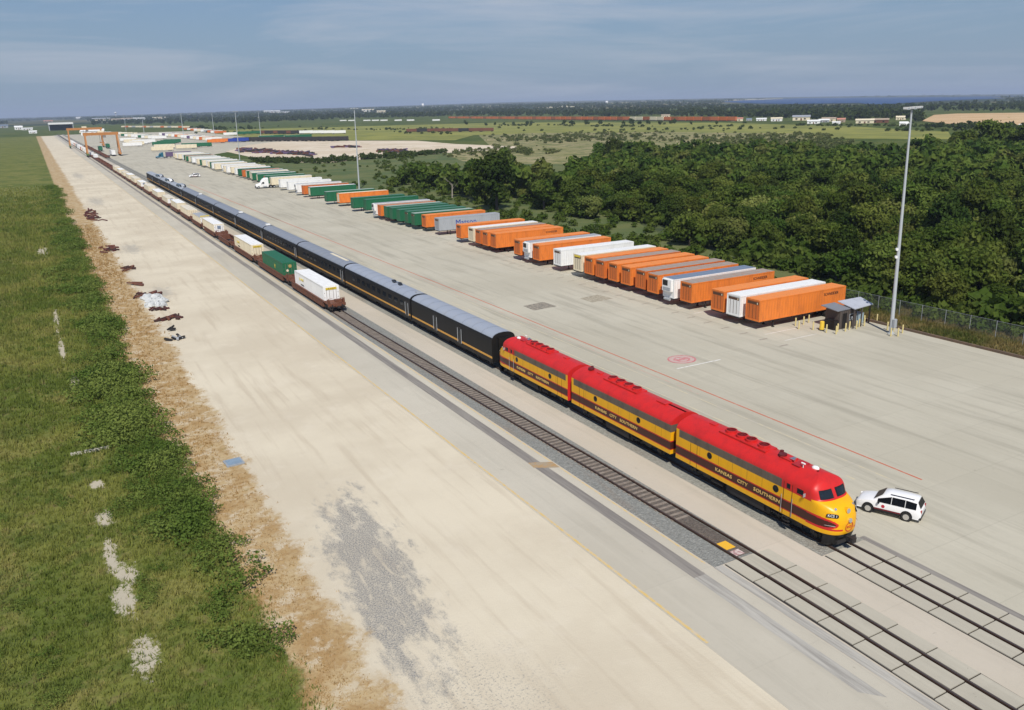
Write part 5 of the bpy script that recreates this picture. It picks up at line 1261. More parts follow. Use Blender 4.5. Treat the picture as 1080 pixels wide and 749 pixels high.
for k in range(8): far_car(436+k*11, 139.6-.1*k, ['brown', 'dark', 'brown', 'brown'][k % 4], f'brown railcar beyond the scrub right of the sandy lot, {ordw(k)} from the left', 1.25)

# ------------------------------------------------------------------ debris along the straw strip
def debris(name, label, cat, x, y, n, size, mats, spread=(1.2, 1.6), long_=False, parts='scrap_piece'):
    mb = MB(); rn = random.Random(int(x*100+y))
    for k in range(n):
        a = rn.uniform(0, math.pi); L = size*rn.uniform(.5, 1.5)*(2.2 if long_ else 1); cx_, cy_ = rn.gauss(0, spread[0]*.4), rn.gauss(0, spread[1]*.4); z0 = rn.uniform(.02, .18); z1 = z0+rn.uniform(0, .35)
        mb.beam((cx_-math.cos(a)*L/2, cy_-math.sin(a)*L/2, z0+.06), (cx_+math.cos(a)*L/2, cy_+math.sin(a)*L/2, z1+.06), size*rn.uniform(.15, .35), size*rn.uniform(.12, .3), rn.randrange(len(mats)))
    o = mb.build(name, mats, None, loc=(x, y, 0)); tag(o, label, cat); return o
BR = [mt('brown'), paint('dark_rust', (.05, .022, .018), .8), paint('maroon_scrap', (.09, .025, .022), .7)]
debris('scrap_heap', 'long low heap of maroon scrap at the far end of the debris line', 'scrap', 11.9, 284, 34, 1.6, BR, (2.0, 26))
debris('scrap_heap', 'heap of maroon scrap metal, second from the far end of the debris line', 'scrap', 11.2, 206, 20, 1.2, BR, (2.2, 5))
debris('scrap_heap', 'small maroon scrap heap just beyond the white bags', 'scrap', 12.3, 178, 14, 1.1, BR, (1.8, 3.4))
debris('steel_beam', 'leaning dark steel beam lying beyond the white bags', 'scrap', 12.0, 160, 3, 1.1, BR, (.5, 1.5), True)
debris('scrap_heap', 'dark scrap behind the pile of white bags', 'scrap', 13.0, 149, 16, 1.2, BR, (2.6, 2.6))
debris('scrap_heap', 'dark scrap in front of the pile of white bags', 'scrap', 13.2, 136.5, 12, 1.1, BR, (2.2, 1.8))
debris('scrap_heap', 'flat dark scrap heap just nearer than the white bags', 'scrap', 13.3, 129, 14, 1.2, BR, (2.4, 1.8))
debris('scrap_heap', 'small black scrap piece near the end of the debris line', 'scrap', 12.6, 121.8, 5, .8, [mt('dark')], (1.0, .8))
debris('scrap_heap', 'small dark crate heap with a grey slab, nearest of the debris line', 'scrap', 12.8, 116.2, 9, .9, [mt('dark'), mt('grey')], (1.2, 1.2))
def bag_pile(x, y, label, seed):
    rn = random.Random(seed); mb = MB()
    rows = []; n = 14
    for k, (r, z) in enumerate(((1.0, 0), (1.05, .25), (.85, .55), (.5, .75), (.05, .8))):
        rows.append([(r*(1+.25*rn.uniform(-1, 1))*math.cos(2*math.pi*j/n), r*1.3*(1+.25*rn.uniform(-1, 1))*math.sin(2*math.pi*j/n), max(0, z+rn.uniform(-.1, .1))) for j in range(n)])
    mb.grid(rows, closed=True); o = mb.build('rubbish_bag', paint('bag_white', (.55, .56, .55), .6, dirt=.6, scale=2.5, dirtc=(.25, .27, .26)), None, loc=(x, y, 0)); tag(o, label, 'rubbish bag')
for i, (x, y, l) in enumerate(((12.3, 146, 'white rubbish bag at the far left of the pile'), (13.6, 145.5, 'white rubbish bag at the far right of the pile'), (12.6, 142.6, 'white rubbish bag in the middle of the pile'), (13.9, 142, 'white rubbish bag at the right of the pile'), (12.2, 139.8, 'white rubbish bag at the near left of the pile'), (13.3, 139.3, 'white rubbish bag nearest the camera in the pile'))): bag_pile(x, y, l, i)
t = thing('utility_cover', 'flat blue-grey utility box cover in the straw strip', 'utility cover', (10.75, 70.0, 0), R(4))
MB().box(-.75, .75, -.75, .75, 0, .12).build('frame', paint('cover_concrete', (.30, .33, .36), .7), t); MB().box(-.6, .6, -.6, .6, .12, .15).build('lid', paint('cover_blue', (.22, .30, .38), .5, dirt=.4), t)
tag(MB().box(-1.6, 1.6, -.22, .22, 0, .16).box(-.5, .7, .22, .4, 0, .1).build('concrete_kerb_piece', paint('pale_kerb', (.48, .45, .38), .9, dirt=.4), None, loc=(.1, 79.6, 0)), 'long pale broken concrete kerb piece lying in the grass', 'kerb')

# scrap on the sandy lot
mb = MB(); rn = random.Random(3)
for k in range(420):
    if k < 300: px = rn.uniform(252, 330); py = 158.5 + (px-252)/78*4.8 + rn.gauss(0, .9)
    elif k < 340: px = rn.uniform(350, 376); py = 155.4+rn.gauss(0, .3)
    else: px = rn.uniform(402, 428); py = 159.6+rn.gauss(0, .7)
    a = at(px, py); an = rn.uniform(0, 3.1); L = rn.uniform(1.5, 5)
    mb.beam((a[0]-L*math.cos(an), a[1]-L*math.sin(an), .4), (a[0]+L*math.cos(an), a[1]+L*math.sin(an), rn.uniform(.3, 1.2)), rn.uniform(.4, 1.6), rn.uniform(.4, 1.2), rn.randrange(3))
tag(mb.build('scrap_field', [mt('brown'), mt('dark'), mt('purple')]), 'scattered dark scrap and stored wheel sets on the pale sandy lot', 'scrap', kind='stuff')

# ------------------------------------------------------------------ far buildings
def house(px, py, wpx, h, wall, roof, label, depth=.6, nm='house'):
    x, y, z = at_t(px, py); D = math.hypot(x, y); w = wpx*D/FPX/.95; rz = -math.atan2(x, y)
    t = thing(nm, label, 'building', (x, y, z-.5), rz); d = w*depth; h0 = h*.68
    MB().box(-w/2, w/2, -d/2, d/2, 0, h0+.5).build('wall', mt(wall), t)
    mb = MB(); o = w*.03; i = 0
    mb.v = [(-w/2-o, -d/2-o, h0+.4), (w/2+o, -d/2-o, h0+.4), (w/2+o, d/2+o, h0+.4), (-w/2-o, d/2+o, h0+.4), (-w/2-o, 0, h+.5), (w/2+o, 0, h+.5)]
    mb.f = [(0, 1, 5, 4), (3, 4, 5, 2), (0, 4, 3), (1, 2, 5), (0, 3, 2, 1)]; mb.mi = [0]*5; mb.build('roof', mt(roof), t)
    for k in (-.28, .2):
        MB().box(k*w-.06*w, k*w+.06*w, -d/2-.05, -d/2-.01, h0*.35, h0*.75).build('window', glass(), t)
    MB().box(-.05*w, .04*w, -d/2-.06, -d/2-.01, .3, h0*.75).build('door', mt('brown'), t)
    return t
paint('salmon_roof', (.50, .22, .16), .7); paint('tan_roof', (.38, .30, .22), .7)
hs = [(765, 127.5, 6, 4, 'white', 'grey'), (777, 127.8, 11, 5, 'cream', 'salmon_roof'), (790, 127.5, 5, 3.5, 'grey', 'slate'), (803, 127.5, 9, 4, 'white', 'white'), (819, 127.8, 10, 5, 'white', 'cream'), (845, 127, 15, 7, 'cream', 'steel'), (858, 130.5, 11, 4.5, 'white', 'white'),
      (869, 129, 9, 4, 'steel', 'white'), (874, 128, 12, 5, 'cream', 'tan_roof'), (882, 131, 7, 3, 'white', 'white'), (887, 129, 7, 5, 'tan_roof', 'salmon_roof'), (912, 130, 15, 5, 'cream', 'cream'), (928, 129.5, 14, 5, 'brown', 'tan_roof'), (950, 126.5, 8, 5, 'cream', 'cream'), (953, 132.5, 7, 4, 'white', 'white'), (958, 132.6, 4, 3, 'white', 'white'), (702, 123.5, 8, 5, 'cream', 'tan_roof'), (1077, 134.5, 4, 3, 'white', 'white')]
for i, (px, py, w, h, a, b) in enumerate(hs): house(px, py, w, h, a, b, f'low {a if a in ("white", "cream", "grey", "brown") else "pale"} building in the settlement beyond the meadow, {ordw(i)} of the line from the left')
fb = [(287, 119, 14, 16, 'white', 'white', 'large white domed-looking shed on the skyline belt'), (300, 119.5, 9, 9, 'white', 'white', 'smaller white shed right of the large skyline shed'), (388, 117.5, 11, 12, 'white', 'cream', 'white building in the woods behind the white railcars'), (402, 118.5, 8, 8, 'cream', 'cream', 'cream building right of the white one behind the railcars'),
      (83, 125.5, 4, 14, 'white', 'white', 'small white tower-like building left of the far town'), (107, 127, 14, 12, 'cream', 'grey', 'long cream building left of the water tower'), (124, 127.5, 10, 10, 'cream', 'tan_roof', 'cream building below the water tower'), (134, 127, 9, 11, 'white', 'tan_roof', 'building just right of the water tower'), (147, 126.5, 13, 10, 'white', 'white', 'long white building well right of the water tower'), (169, 125.5, 12, 9, 'cream', 'cream', 'cream building farthest right in the far town'),
      (20, 137, 6, 9, 'white', 'white', 'white shed beyond the grass at far left'), (29, 137.2, 8, 5, 'white', 'white', 'low white shed beside the far left one'), (3, 135, 8, 9, 'grey', 'slate', 'grey shed at the left frame edge'), (51, 129, 7, 9, 'tan_roof', 'salmon_roof', 'reddish building left of the portal shed'), (35, 140.8, 6, 5, 'white', 'white', 'small white hut at the far head of the limestone lot'), (98, 142.5, 18, 9, 'white', 'white', 'large flat white warehouse beyond the gantry cranes'),
      (446, 113, 1.5, 30, 'white', 'white', 'slim pale silo on the skyline'), (640, 109.5, 2, 18, 'white', 'white', 'pale silo on the skyline right of centre')]
for (px, py, w, h, a, b, l) in fb: house(px, py, w, h, a, b, l, nm='far_building')
# portal shed over the tracks
x, y, z = at_t(65, 137.5); t = thing('portal_shed', 'long white-roofed open shed at the far end of the yard', 'shed', (x, y, 0))
D = math.hypot(x, y); w = 20*D/FPX
MB().box(-w/2, w/2, -14, 14, 12, 15.5).build('roof', mt('white'), t); MB().box(-w/2+1, w/2-1, 12, 13, 0, 12).build('wall', paint('dull_green_wall', (.07, .10, .08), .7), t)
for s in (-1, 1): MB().box(s*w/2-1*s-.8, s*w/2-1*s+.8, -13, 13, 0, 12).build('side_wall', mt('grey'), t)
# water towers
def water_tower(px, py, h, label, sc=1.0):
    x, y, z = at_t(px, py); t = thing('water_tower', label, 'water tower', (x, y, z)); r = 9*sc
    mb = MB(); rows = [[(r*q*math.cos(2*math.pi*k/20), r*q*math.sin(2*math.pi*k/20), h+r*.75*zz) for k in range(20)] for q, zz in ((.02, -.85), (.5, -.75), (.85, -.4), (1, 0), (.85, .45), (.5, .75), (.02, .9))]
    mb.grid(rows, closed=True); mb.build('tank', mt('white'), t, smooth=True)
    MB().cyl((0, 0, 0), (0, 0, h-.5*r), r*.28, r*.2, n=14).build('stem', mt('white'), t)
water_tower(122.5, 124, 38, 'white water tower on the skyline above the far town', 1.2)
water_tower(315, 113, 34, 'white water tower above the woods left of centre skyline', .9)
water_tower(703, 104, 40, 'white water tower on the skyline right of centre', 1.3)
water_tower(805, 103.5, 45, 'white water tower on the far lake shore', 1.5)

# ------------------------------------------------------------------ vegetation
def leaf_mat(name, c1, c2, c3, transl=.25):
    g = G(name); p = g.pos(); oi = g.n('ShaderNodeObjectInfo')
    a = g.noise(p, .16, 2, .6); b = g.noise(p, 1.5, 3, .7)
    k = g.mix(g.step(a, .38, .62), c1, c2)
    k = g.mix(g.math('MULTIPLY', g.step(b, .45, .68), .55), k, c3)
    hs_ = g.n('ShaderNodeHueSaturation'); g.l(k, hs_.inputs['Color'])
    g.l(g.math('ADD', .490, g.math('MULTIPLY', oi.outputs['Random'], .035)), hs_.inputs['Hue'])
    r2 = g.math('FRACT', g.math('MULTIPLY', oi.outputs['Random'], 17.3))
    g.l(g.math('ADD', .70, g.math('MULTIPLY', r2, .62)), hs_.inputs['Value'])
    d = g.n('ShaderNodeBsdfDiffuse'); t = g.n('ShaderNodeBsdfTranslucent'); m = g.n('ShaderNodeMixShader'); m.inputs[0].default_value = transl
    g.l(hs_.outputs[0], d.inputs[0]); g.l(hs_.outputs[0], t.inputs[0]); g.l(d.outputs[0], m.inputs[1]); g.l(t.outputs[0], m.inputs[2]); g.l(m.outputs[0], g.out.inputs[0])
    return g.m
LEAF = leaf_mat('foliage', (.085, .125, .022), (.145, .175, .036), (.046, .072, .014), .38)
LEAFY = leaf_mat('pale_foliage', (.15, .175, .04), (.21, .215, .06), (.09, .115, .025), .38)
LEAFD = leaf_mat('dark_foliage', (.042, .066, .014), (.066, .092, .02), (.026, .042, .010), .3)
LEAFF = leaf_mat('far_foliage', (.040, .062, .016), (.068, .092, .026), (.024, .042, .012))
BARK = paint('bark', (.075, .058, .045), .9, dirt=.4)
def leaf_cloud(rng, n, lobes, leaf, updown=.35):
    """n leaf quads spread through the outer shell of a list of lobes (cx,cy,cz,rx,ry,rz)"""
    lob = np.array(lobes); wgt = (lob[:, 3]*lob[:, 4]); idx = rng.choice(len(lob), n, p=wgt/wgt.sum()); L = lob[idx]
    d = rng.normal(size=(n, 3)); d[:, 2] = np.where(rng.random(n) < .62, np.abs(d[:, 2]), d[:, 2]); d /= np.linalg.norm(d, axis=1)[:, None]
    r = (rng.random(n)**.35)*(1+.14*rng.normal(size=n))
    c = L[:, :3] + d*L[:, 3:6]*r[:, None]
    nn = d + rng.normal(size=(n, 3))*.65; nn /= np.linalg.norm(nn, axis=1)[:, None]
    a = np.cross(nn, rng.normal(size=(n, 3))); a /= np.linalg.norm(a, axis=1)[:, None]; b = np.cross(nn, a)
    s = leaf*(.6+.8*rng.random(n))[:, None]; a = a*s; b = b*s*.62
    V = np.stack([c-a, c-b*.9, c+a, c+b], 1).reshape(-1, 3); return V
def quads(nq): return np.arange(nq*4).reshape(-1, 4)
def tree_lobes(rng, R_, H, tall=1.0):
    lobes = [(0, 0, H*.62, R_*.62, R_*.62, H*.30)]
    for k in range(rng.integers(9, 14)):
        a = rng.random()*6.28; q = R_*(.35+.40*rng.random()); z = H*(.20+.60*rng.random()); rr = R_*(.26+.24*rng.random())
        lobes.append((q*math.cos(a), q*math.sin(a), z, rr, rr, rr*.8*tall))
    return lobes
def trunk_mesh(rng, H, R_):
    mb = MB(); h = H*.55; mb.cyl((0, 0, -.2), (.1, 0, h), R_*.06+.06, .06, n=8)
    for k in range(4):
        a = rng.random()*6.28; z = h*(.45+.12*k); mb.cyl((.05, 0, z), (math.cos(a)*R_*.55, math.sin(a)*R_*.55, z+H*.22), .09, .03, n=6)
    return mb.mesh('trunk', [BARK])
VAR = []
for k in range(10):
    rng = np.random.default_rng(100+k); H = [9, 8, 10, 7.5, 8.5, 11, 6.5, 9.5, 5.5, 7][k]; R_ = [4.6, 4.2, 4.4, 4.4, 3.8, 4.0, 4.0, 5.0, 3.4, 3.0][k]
    lm = [LEAF, LEAF, LEAF, LEAFY, LEAF, LEAFD, LEAF, LEAF, LEAFY, LEAFD][k]
    lb = tree_lobes(rng, R_, H); V = leaf_cloud(rng, 4200, lb, .34)
    VAR.append((np_mesh('crown', V, quads(4200), [lm]), trunk_mesh(rng, H, R_), H, R_, lm, lb))
def in_poly(px, py, poly):
    c = False; n = len(poly); j = n-1
    for i in range(n):
        xi, yi = poly[i]; xj, yj = poly[j]
        if (yi > py) != (yj > py) and px < (xj-xi)*(py-yi)/(yj-yi)+xi: c = not c
        j = i
    return c
WOODS = [(1300, 440), (1085, 372), (1000, 346), (960, 333), (925, 318), (885, 300), (845, 288), (800, 280), (762, 268), (722, 262), (708, 250), (700, 243), (665, 234), (640, 232), (610, 233), (575, 222), (545, 214), (520, 218), (480, 212), (455, 205), (425, 202), (405, 196),
         (425, 191), (460, 189), (488, 192), (490, 186), (545, 184), (548, 193), (605, 194), (618, 180), (640, 172), (700, 172), (760, 172), (860, 170), (930, 176), (1000, 170), (1040, 165), (1080, 160), (1300, 150)]
CLEAR = [(824, 276, 22, 7), (655, 240, 40, 6), (690, 215, 10, 3), (575, 200, 26, 5), (1010, 250, 8, 3)]
cand = []
rg = random.Random(11); yy = -40.0
while yy < 420:
    xx = 104.5
    while xx < 620:
        x = xx+rg.uniform(-2.6, 2.6); y = yy+rg.uniform(-2.6, 2.6); xx += 6.0 + max(0, (xx-200))*.004
        if x < 104.2: continue
        p = proj(x, y)
        if not in_poly(p[0], p[1], WOODS): continue
        if p[0] > 1180 or p[0] < 380: continue
        if p[0] < 540 and rg.random() < .45: continue
        if 545 < p[0] < 612 and 172 < p[1] < 196: continue
        if any(((p[0]-c[0])/c[2])**2+((p[1]-c[1])/c[3])**2 < 1 for c in CLEAR): continue
        if y > 95 and x < 122+ (y-95)*.13 and rg.random() < .55: continue
        cand.append((math.hypot(x, y), x, y, p))
    yy += 6.0
cand.sort()
inframe = [c for c in cand if -10 < c[3][0] < 1095]
near = inframe[:292]; nearset = set(id(c) for c in near)
zone_names = ['beside the fence near the right frame edge', 'behind the tall light pole and fence', 'behind the orange trailers nearest the shed', 'behind the middle of the trailer row']
kindw = {'foliage': ('mid green', 'broadleaf'), 'pale_foliage': ('pale yellow-green', 'loose'), 'dark_foliage': ('dark green', 'dense')}
def place_tree(x, y, v, sc, rz, label, cat, group):
    t = thing('woodland_tree', label, cat, (x, y, 0), rz, group); t.scale = (sc, sc, sc*rg.uniform(.9, 1.12))
    put('crown', VAR[v][0], t); put('trunk', VAR[v][1], t)
    return t
for c in near:
    v = rg.choice((0, 1, 2, 3, 4, 5, 6, 7, 8, 9, 0, 1, 2, 4, 7)); sc = rg.choice((rg.uniform(.55, .8), rg.uniform(.75, 1.0), rg.uniform(.9, 1.2))); px = c[3][0]
    if c[1] < 112: sc *= .8
    z = 0 if px > 1000 else (1 if px > 900 else (2 if px > 760 else 3)); a, b = kindw[VAR[v][4].name]
    lab = f'{a} {b} tree {zone_names[z]}'
    place_tree(c[1], c[2], v, sc, rg.uniform(0, 6.28), lab, 'tree', lab + 's')
# the rest of the woods reads as one mass
FARV = []
for k in range(8):
    rng = np.random.default_rng(200+k); H, R_, lb = VAR[k][2], VAR[k][3], VAR[k][5]; FARV.append((leaf_cloud(rng, 620, lb, .78), leaf_cloud(rng, 1500, lb, .50)))
def merge(name, items, m, label, lowverts=None):
    Vs = []
    for (x, y, z, sc, rz, Vv) in items:
        c_, s_ = math.cos(rz), math.sin(rz); q = Vv*sc; Vs.append(np.stack([q[:, 0]*c_-q[:, 1]*s_+x, q[:, 0]*s_+q[:, 1]*c_+y, q[:, 2]+z], 1))
    V = np.concatenate(Vs); o = put(name, np_mesh(name, V, quads(len(V)//4), [m])); tag(o, label, name.replace('_', ' '), kind='stuff'); return o
grp = {0: [], 1: [], 2: []}
for c in cand:
    if id(c) in nearset: continue
    p = c[3]; k = rg.randrange(8); lod = 1 if c[0] < 230 else 0
    grp[rg.choice((0, 0, 0, 0, 1, 2))].append((c[1], c[2], 0, rg.uniform(.6, 1.25)*(1.15 if p[0] > 960 and c[0] > 250 else 1), rg.uniform(0, 6.28), FARV[k][lod]))
merge('woods', grp[0], LEAF, 'mid green woods stretching away behind the nearest trees')
merge('woods', grp[1], LEAFY, 'paler yellow-green crowns scattered through the deeper woods')
merge('woods', grp[2], LEAFD, 'darkest crowns scattered through the deeper woods')
# two taller trees standing out at the left of the woods, one bare tree
for i, (px, py, v, sc, lab) in enumerate(((524, 222, 5, 1.75, 'tall dark tree standing out of the scrub left of the woods'), (512, 214, 2, 1.35, 'tree close left of the tallest dark one'), (497, 206, 5, 1.1, 'smaller dark tree further left of the tallest dark one'),
      (645, 178, 5, 1.35, 'dark tree at the far left corner of the main woods'), (632, 176, 2, 1.2, 'broad tree at the far left corner of the main woods'), (1050, 172, 2, 1.9, 'high tree standing above the woods near the right edge'), (1015, 174, 7, 1.6, 'broad high tree in the far woods left of the right edge'), (1078, 176, 5, 1.9, 'highest dark tree at the right frame edge'))):
    a = at(px, py); place_tree(a[0], a[1], v, sc, i, lab, 'tree', None)
def dead_tree(x, y, h, label, seed):
    rn = random.Random(seed); t = thing('dead_tree', label, 'tree', (x, y, 0)); mb = MB(); mb.cyl((0, 0, 0), (.3, .2, h*.6), .28, .14, n=8); mb.build('trunk', paint('bare_wood', (.28, .25, .21), .8), t)
    for k in range(6):
        a = rn.random()*6.28; z = h*(.3+.05*k); MB().cyl((.2, .1, z), (math.cos(a)*h*.35, math.sin(a)*h*.35, z+h*.35), .10, .02, n=6).build('branch', _mats['bare_wood'], t)
a = at(477, 209); dead_tree(a[0], a[1], 8, 'bare pale dead tree in the scrub behind the grey lettered trailer', 1); a = at(735, 196); dead_tree(a[0], a[1], 10, 'grey leafless tree in the middle of the far woods', 2)

# scrub bushes: sandy scrub field, green wedge, clearing edges (nobody could count them)
BUSH = [leaf_cloud(np.random.default_rng(300+k), 110, [(0, 0, .8, 1.5, 1.5, 1.1), (.9, .4, .6, .9, .9, .8), (-.8, -.5, .6, .9, .9, .7)], .42) for k in range(5)]
SCR = [(440, 172), (475, 162), (520, 156), (505, 143), (560, 140.5), (700, 139.5), (870, 141.5), (900, 150), (860, 166), (700, 170), (620, 172), (560, 174)]
items = []; rs = random.Random(5)
tries = 0
while len(items) < 1500 and tries < 60000:
    tries += 1; px = rs.uniform(440, 905); py = 139.5+34*rs.random()
    if not in_poly(px, py, SCR): continue
    a = at(px, py); cl_ = math.sin(a[0]*.031+a[1]*.012)+math.sin(a[1]*.023-a[0]*.017)+math.sin(a[0]*.011+2)
    if cl_ < rs.uniform(-.9, .9): continue
    items.append((a[0], a[1], 0, rs.choice((rs.uniform(.2, .6), rs.uniform(.4, 1.0), rs.uniform(.8, 1.5)))*(1.2 if py > 160 else 1), rs.uniform(0, 6.28), BUSH[rs.randrange(5)]))
merge('scrub_bushes', items, leaf_mat('scrub_leaves', (.075, .095, .030), (.125, .135, .05), (.045, .060, .02)), 'low olive bushes dotted over the sandy scrub field')
items = []
for k in range(1100):
    y = rs.uniform(92, 560)**1.0; x = 99 + rs.random()**1.5*(12+(y-90)*.22)
    p = proj(x, y)
    if in_poly(p[0], p[1], WOODS) and rs.random() < .7: continue
    dens = .8 if (p[0] > 395) else .10
    if rs.random() > dens: continue
    items.append((x, y, 0, rs.uniform(.3, 1.0), rs.uniform(0, 6.28), BUSH[rs.randrange(5)]))
for k in range(900):
    y = rs.uniform(60, 330); x = 104+rs.random()**.8*(8+(y-60)*.5); p = proj(x, y)
    if in_poly(p[0], p[1], WOODS): items.append((x, y, 0, rs.uniform(.8, 1.9), rs.uniform(0, 6.28), BUSH[rs.randrange(5)]))
for k in range(260):
    y = rs.uniform(20, 92); items.append((rs.uniform(101.5, 107), y, 0, rs.uniform(.3, .9), rs.uniform(0, 6.28), BUSH[rs.randrange(5)]))
merge('undergrowth', items, LEAF, 'ragged green undergrowth between the yard edge and the woods')
items = []
for k in range(520):     # bushes in meadow, hedge lines
    px = rs.uniform(205, 1000); py = rs.choice((rs.uniform(130, 139), rs.gauss(133.2+.8*math.sin(px*.02), .25), rs.gauss(133.2+.8*math.sin(px*.02), .25), rs.gauss(137.5+.9*math.sin(px*.013+1), .35))) + (0 if px > 480 else 3)
    if math.sin(px*.06)+math.sin(px*.021+py) < rs.uniform(-1, .4): continue
    a = at(px, py); items.append((a[0], a[1], 0, rs.uniform(.6, 1.6), rs.uniform(0, 6.28), BUSH[rs.randrange(5)]))
for k in range(240):     # dark fringe round the sandy lot
    px = rs.uniform(265, 470); py = 171+rs.gauss(0, 1.0)-max(0, px-340)*.075
    a = at(px, py); items.append((a[0], a[1], 0, rs.uniform(.7, 1.5), rs.uniform(0, 6.28), BUSH[rs.randrange(5)]))
merge('meadow_bushes', items, LEAFF, 'dark bushes and hedge lines across the pale meadow')
# far tree belts up to the skyline
CL = [leaf_cloud(np.random.default_rng(400+k), 44, tree_lobes(np.random.default_rng(400+k), 5.0, 9.5), 2.1) for k in range(8)]
CL2 = [leaf_cloud(np.random.default_rng(500+k), 26, [(q*18-27, rs.uniform(-5, 5), 5, 11, 8, 6) for q in range(4)], 5.5) for k in range(6)]
LAKEP = [(750, 108.2), (800, 105), (850, 103.2), (945, 102.6), (1045, 102.2), (1064, 104.3), (1020, 105.6), (985, 107.2), (955, 109.2), (925, 111.5), (905, 109.2), (870, 109.8), (835, 110.2), (800, 109.8)]
def far_ok(px, py, x, y):
    for (a, b, c, d) in ((972, 1300, 117.5, 133), (0, 47, 128, 137), (44, 96, 126, 141), (200, 1005, 130, 150), (470, 765, 123.2, 130), (765, 965, 127.5, 134)):
        if a < px < b and c < py < d: return False
    if 752 < px < 1064 and 101.6 < py < 116:
        if px > 900 and rf.random() < .0: return False
        if any(in_poly(px, py-q, LAKEP) for q in (0, 1.2, 2.4, 3.4)): return False
    if False:
        # lake outline
        if in_poly(px, py, [(750, 108.2), (800, 105), (850, 103.2), (945, 102.6), (1045, 102.2), (1064, 104.3), (1020, 105.6), (985, 107.2), (955, 109.2), (925, 111.5), (905, 109.2), (870, 109.8), (835, 110.2), (800, 109.8)]): return False
    return True
items = []; rf = random.Random(21)
def skyl(px): return HOR0 + HORS*px - float(np.interp(px, [0, 140, 250, 540, 790, 950, 1080], [0, .5, 2.2, 5, 3.6, 2.2, .5]))
n_ = 0
while n_ < 5200:
    px = rf.uniform(-60, 1150); sk = skyl(px); band = float(np.interp(px, [0, 200, 300, 480, 760, 960, 1080], [132, 133, 128, 122.6, 124.0, 128.5, 130])); py = sk+1.2+(band-sk-1.2)*rf.random()**.8
    if px > 960 and rf.random() < .06: py = rf.uniform(134, 138)
    x, y, z = at_t(px, py); d = math.hypot(x, y)
    if not far_ok(px, py, x, y): continue
    if px < 200 and py > 131.5 and px > 100: continue
    if any(abs(px-h_[0]) < h_[2]*.62 and -1.0 < py-h_[1] < 3.2 for h_ in hs): continue
    if any(abs(px-h_[0]) < h_[2]*.6 and -.5 < py-h_[1] < 1.6 for h_ in fb): continue
    den = float(np.interp(math.sin(px*.05+py*1.7)+math.sin(px*.013-py*.9), [-2, -.6, .2, 2], [.25, .6, 1, 1]))
    if rf.random() > den: continue
    n_ += 1
    items.append((x, y, z-.5, rf.uniform(.5, .7) if d < 900 else rf.uniform(.8, 1.35) if d < 4000 else rf.uniform(.8, 1.2), rf.uniform(0, 6.28), CL[rf.randrange(8)] if d < 4200 else CL2[rf.randrange(6)]))
merge('distant_woods', items, LEAFF, 'distant belts of trees running to the skyline')
items = []
for k in range(34):
    px = rf.uniform(975, 1085); py = 135+rf.uniform(0, 5)*(px-985)/100+rf.random()
    a = at(px, py); items.append((a[0], a[1], 0, rf.uniform(.4, .75), rf.uniform(0, 6.28), FARV[rf.randrange(8)][0]))
for k in range(45):
    px = rf.uniform(200, 270) if k < 20 else rf.uniform(480, 760); py = 137 if k < 20 else 131.8
    a = at(px, py+rf.uniform(-.8, .8)); items.append((a[0], a[1], 0, rf.uniform(.5, .9), rf.uniform(0, 6.28), FARV[rf.randrange(8)][0]))
merge('meadow_trees', items, LEAFF, 'loose dark trees around the meadow and below the ploughed field')

# left verge: rough grass tufts, tall weeds along its border, dry straw tufts
def blades(rng, n, X, Y, hh, ww, lean=.45, dens=None):
    k = 5; base = np.stack([np.repeat(X, k)+rng.normal(size=n*k)*.10, np.repeat(Y, k)+rng.normal(size=n*k)*.10, np.full(n*k, -.02)], 1)
    H = np.repeat(hh, k)*(.6+.7*rng.random(n*k)); a = rng.random(n*k)*6.28; lx = np.cos(a)*H*lean*rng.random(n*k)*1.6; ly = np.sin(a)*H*lean*rng.random(n*k)*1.6
    b = rng.random(n*k)*6.28; w = np.repeat(ww, k); dx = np.cos(b)*w; dy = np.sin(b)*w
    tip = base+np.stack([lx, ly, H], 1); V = np.stack([base-np.stack([dx, dy, dx*0], 1), base+np.stack([dx, dy, dx*0], 1), tip], 1).reshape(-1, 3)
    return V
def grass_edge(y): return 5.3 + 2.4*np.clip((95-y)/57, 0, 1)
def tufts(name, n, xr, yr, h, w, m, label, seed, cond=None, thin=1.0):
    rng = np.random.default_rng(seed); u = rng.random(n); Y = yr[0]*(yr[1]/yr[0])**u; X = xr[0]+(xr[1]-xr[0])*rng.random(n)
    if cond is not None: mk = cond(X, Y, rng); X, Y = X[mk], Y[mk]
    sc = (Y/50)**.55; hh = h*sc*(.6+.8*rng.random(len(X))); V = blades(rng, len(X), X, Y, hh, w*sc)
    o = put(name, np_mesh(name, V, np.arange(len(V)).reshape(-1, 3), [m])); tag(o, label, 'grass', kind='stuff')
def grassmat(name, c1, c2, c3, s=.35):
    g = G(name); p = g.pos(); a = g.noise(p, .10, 5, .65); b = g.noise(p, s*4, 3, .7)
    k = grass_colour(g, p, 1.75) if c1 is None else g.mix(g.math('MULTIPLY', g.step(b, .5, .65), .7), g.mix(g.step(a, .42, .58), c1, c2), c3)
    d = g.n('ShaderNodeBsdfDiffuse'); t = g.n('ShaderNodeBsdfTranslucent'); m = g.n('ShaderNodeMixShader'); m.inputs[0].default_value = .3
    g.l(k, d.inputs[0]); g.l(k, t.inputs[0]); g.l(d.outputs[0], m.inputs[1]); g.l(t.outputs[0], m.inputs[2]); g.l(m.outputs[0], g.out.inputs[0]); return g.m
GRA = grassmat('grass_blades', None, None, None)
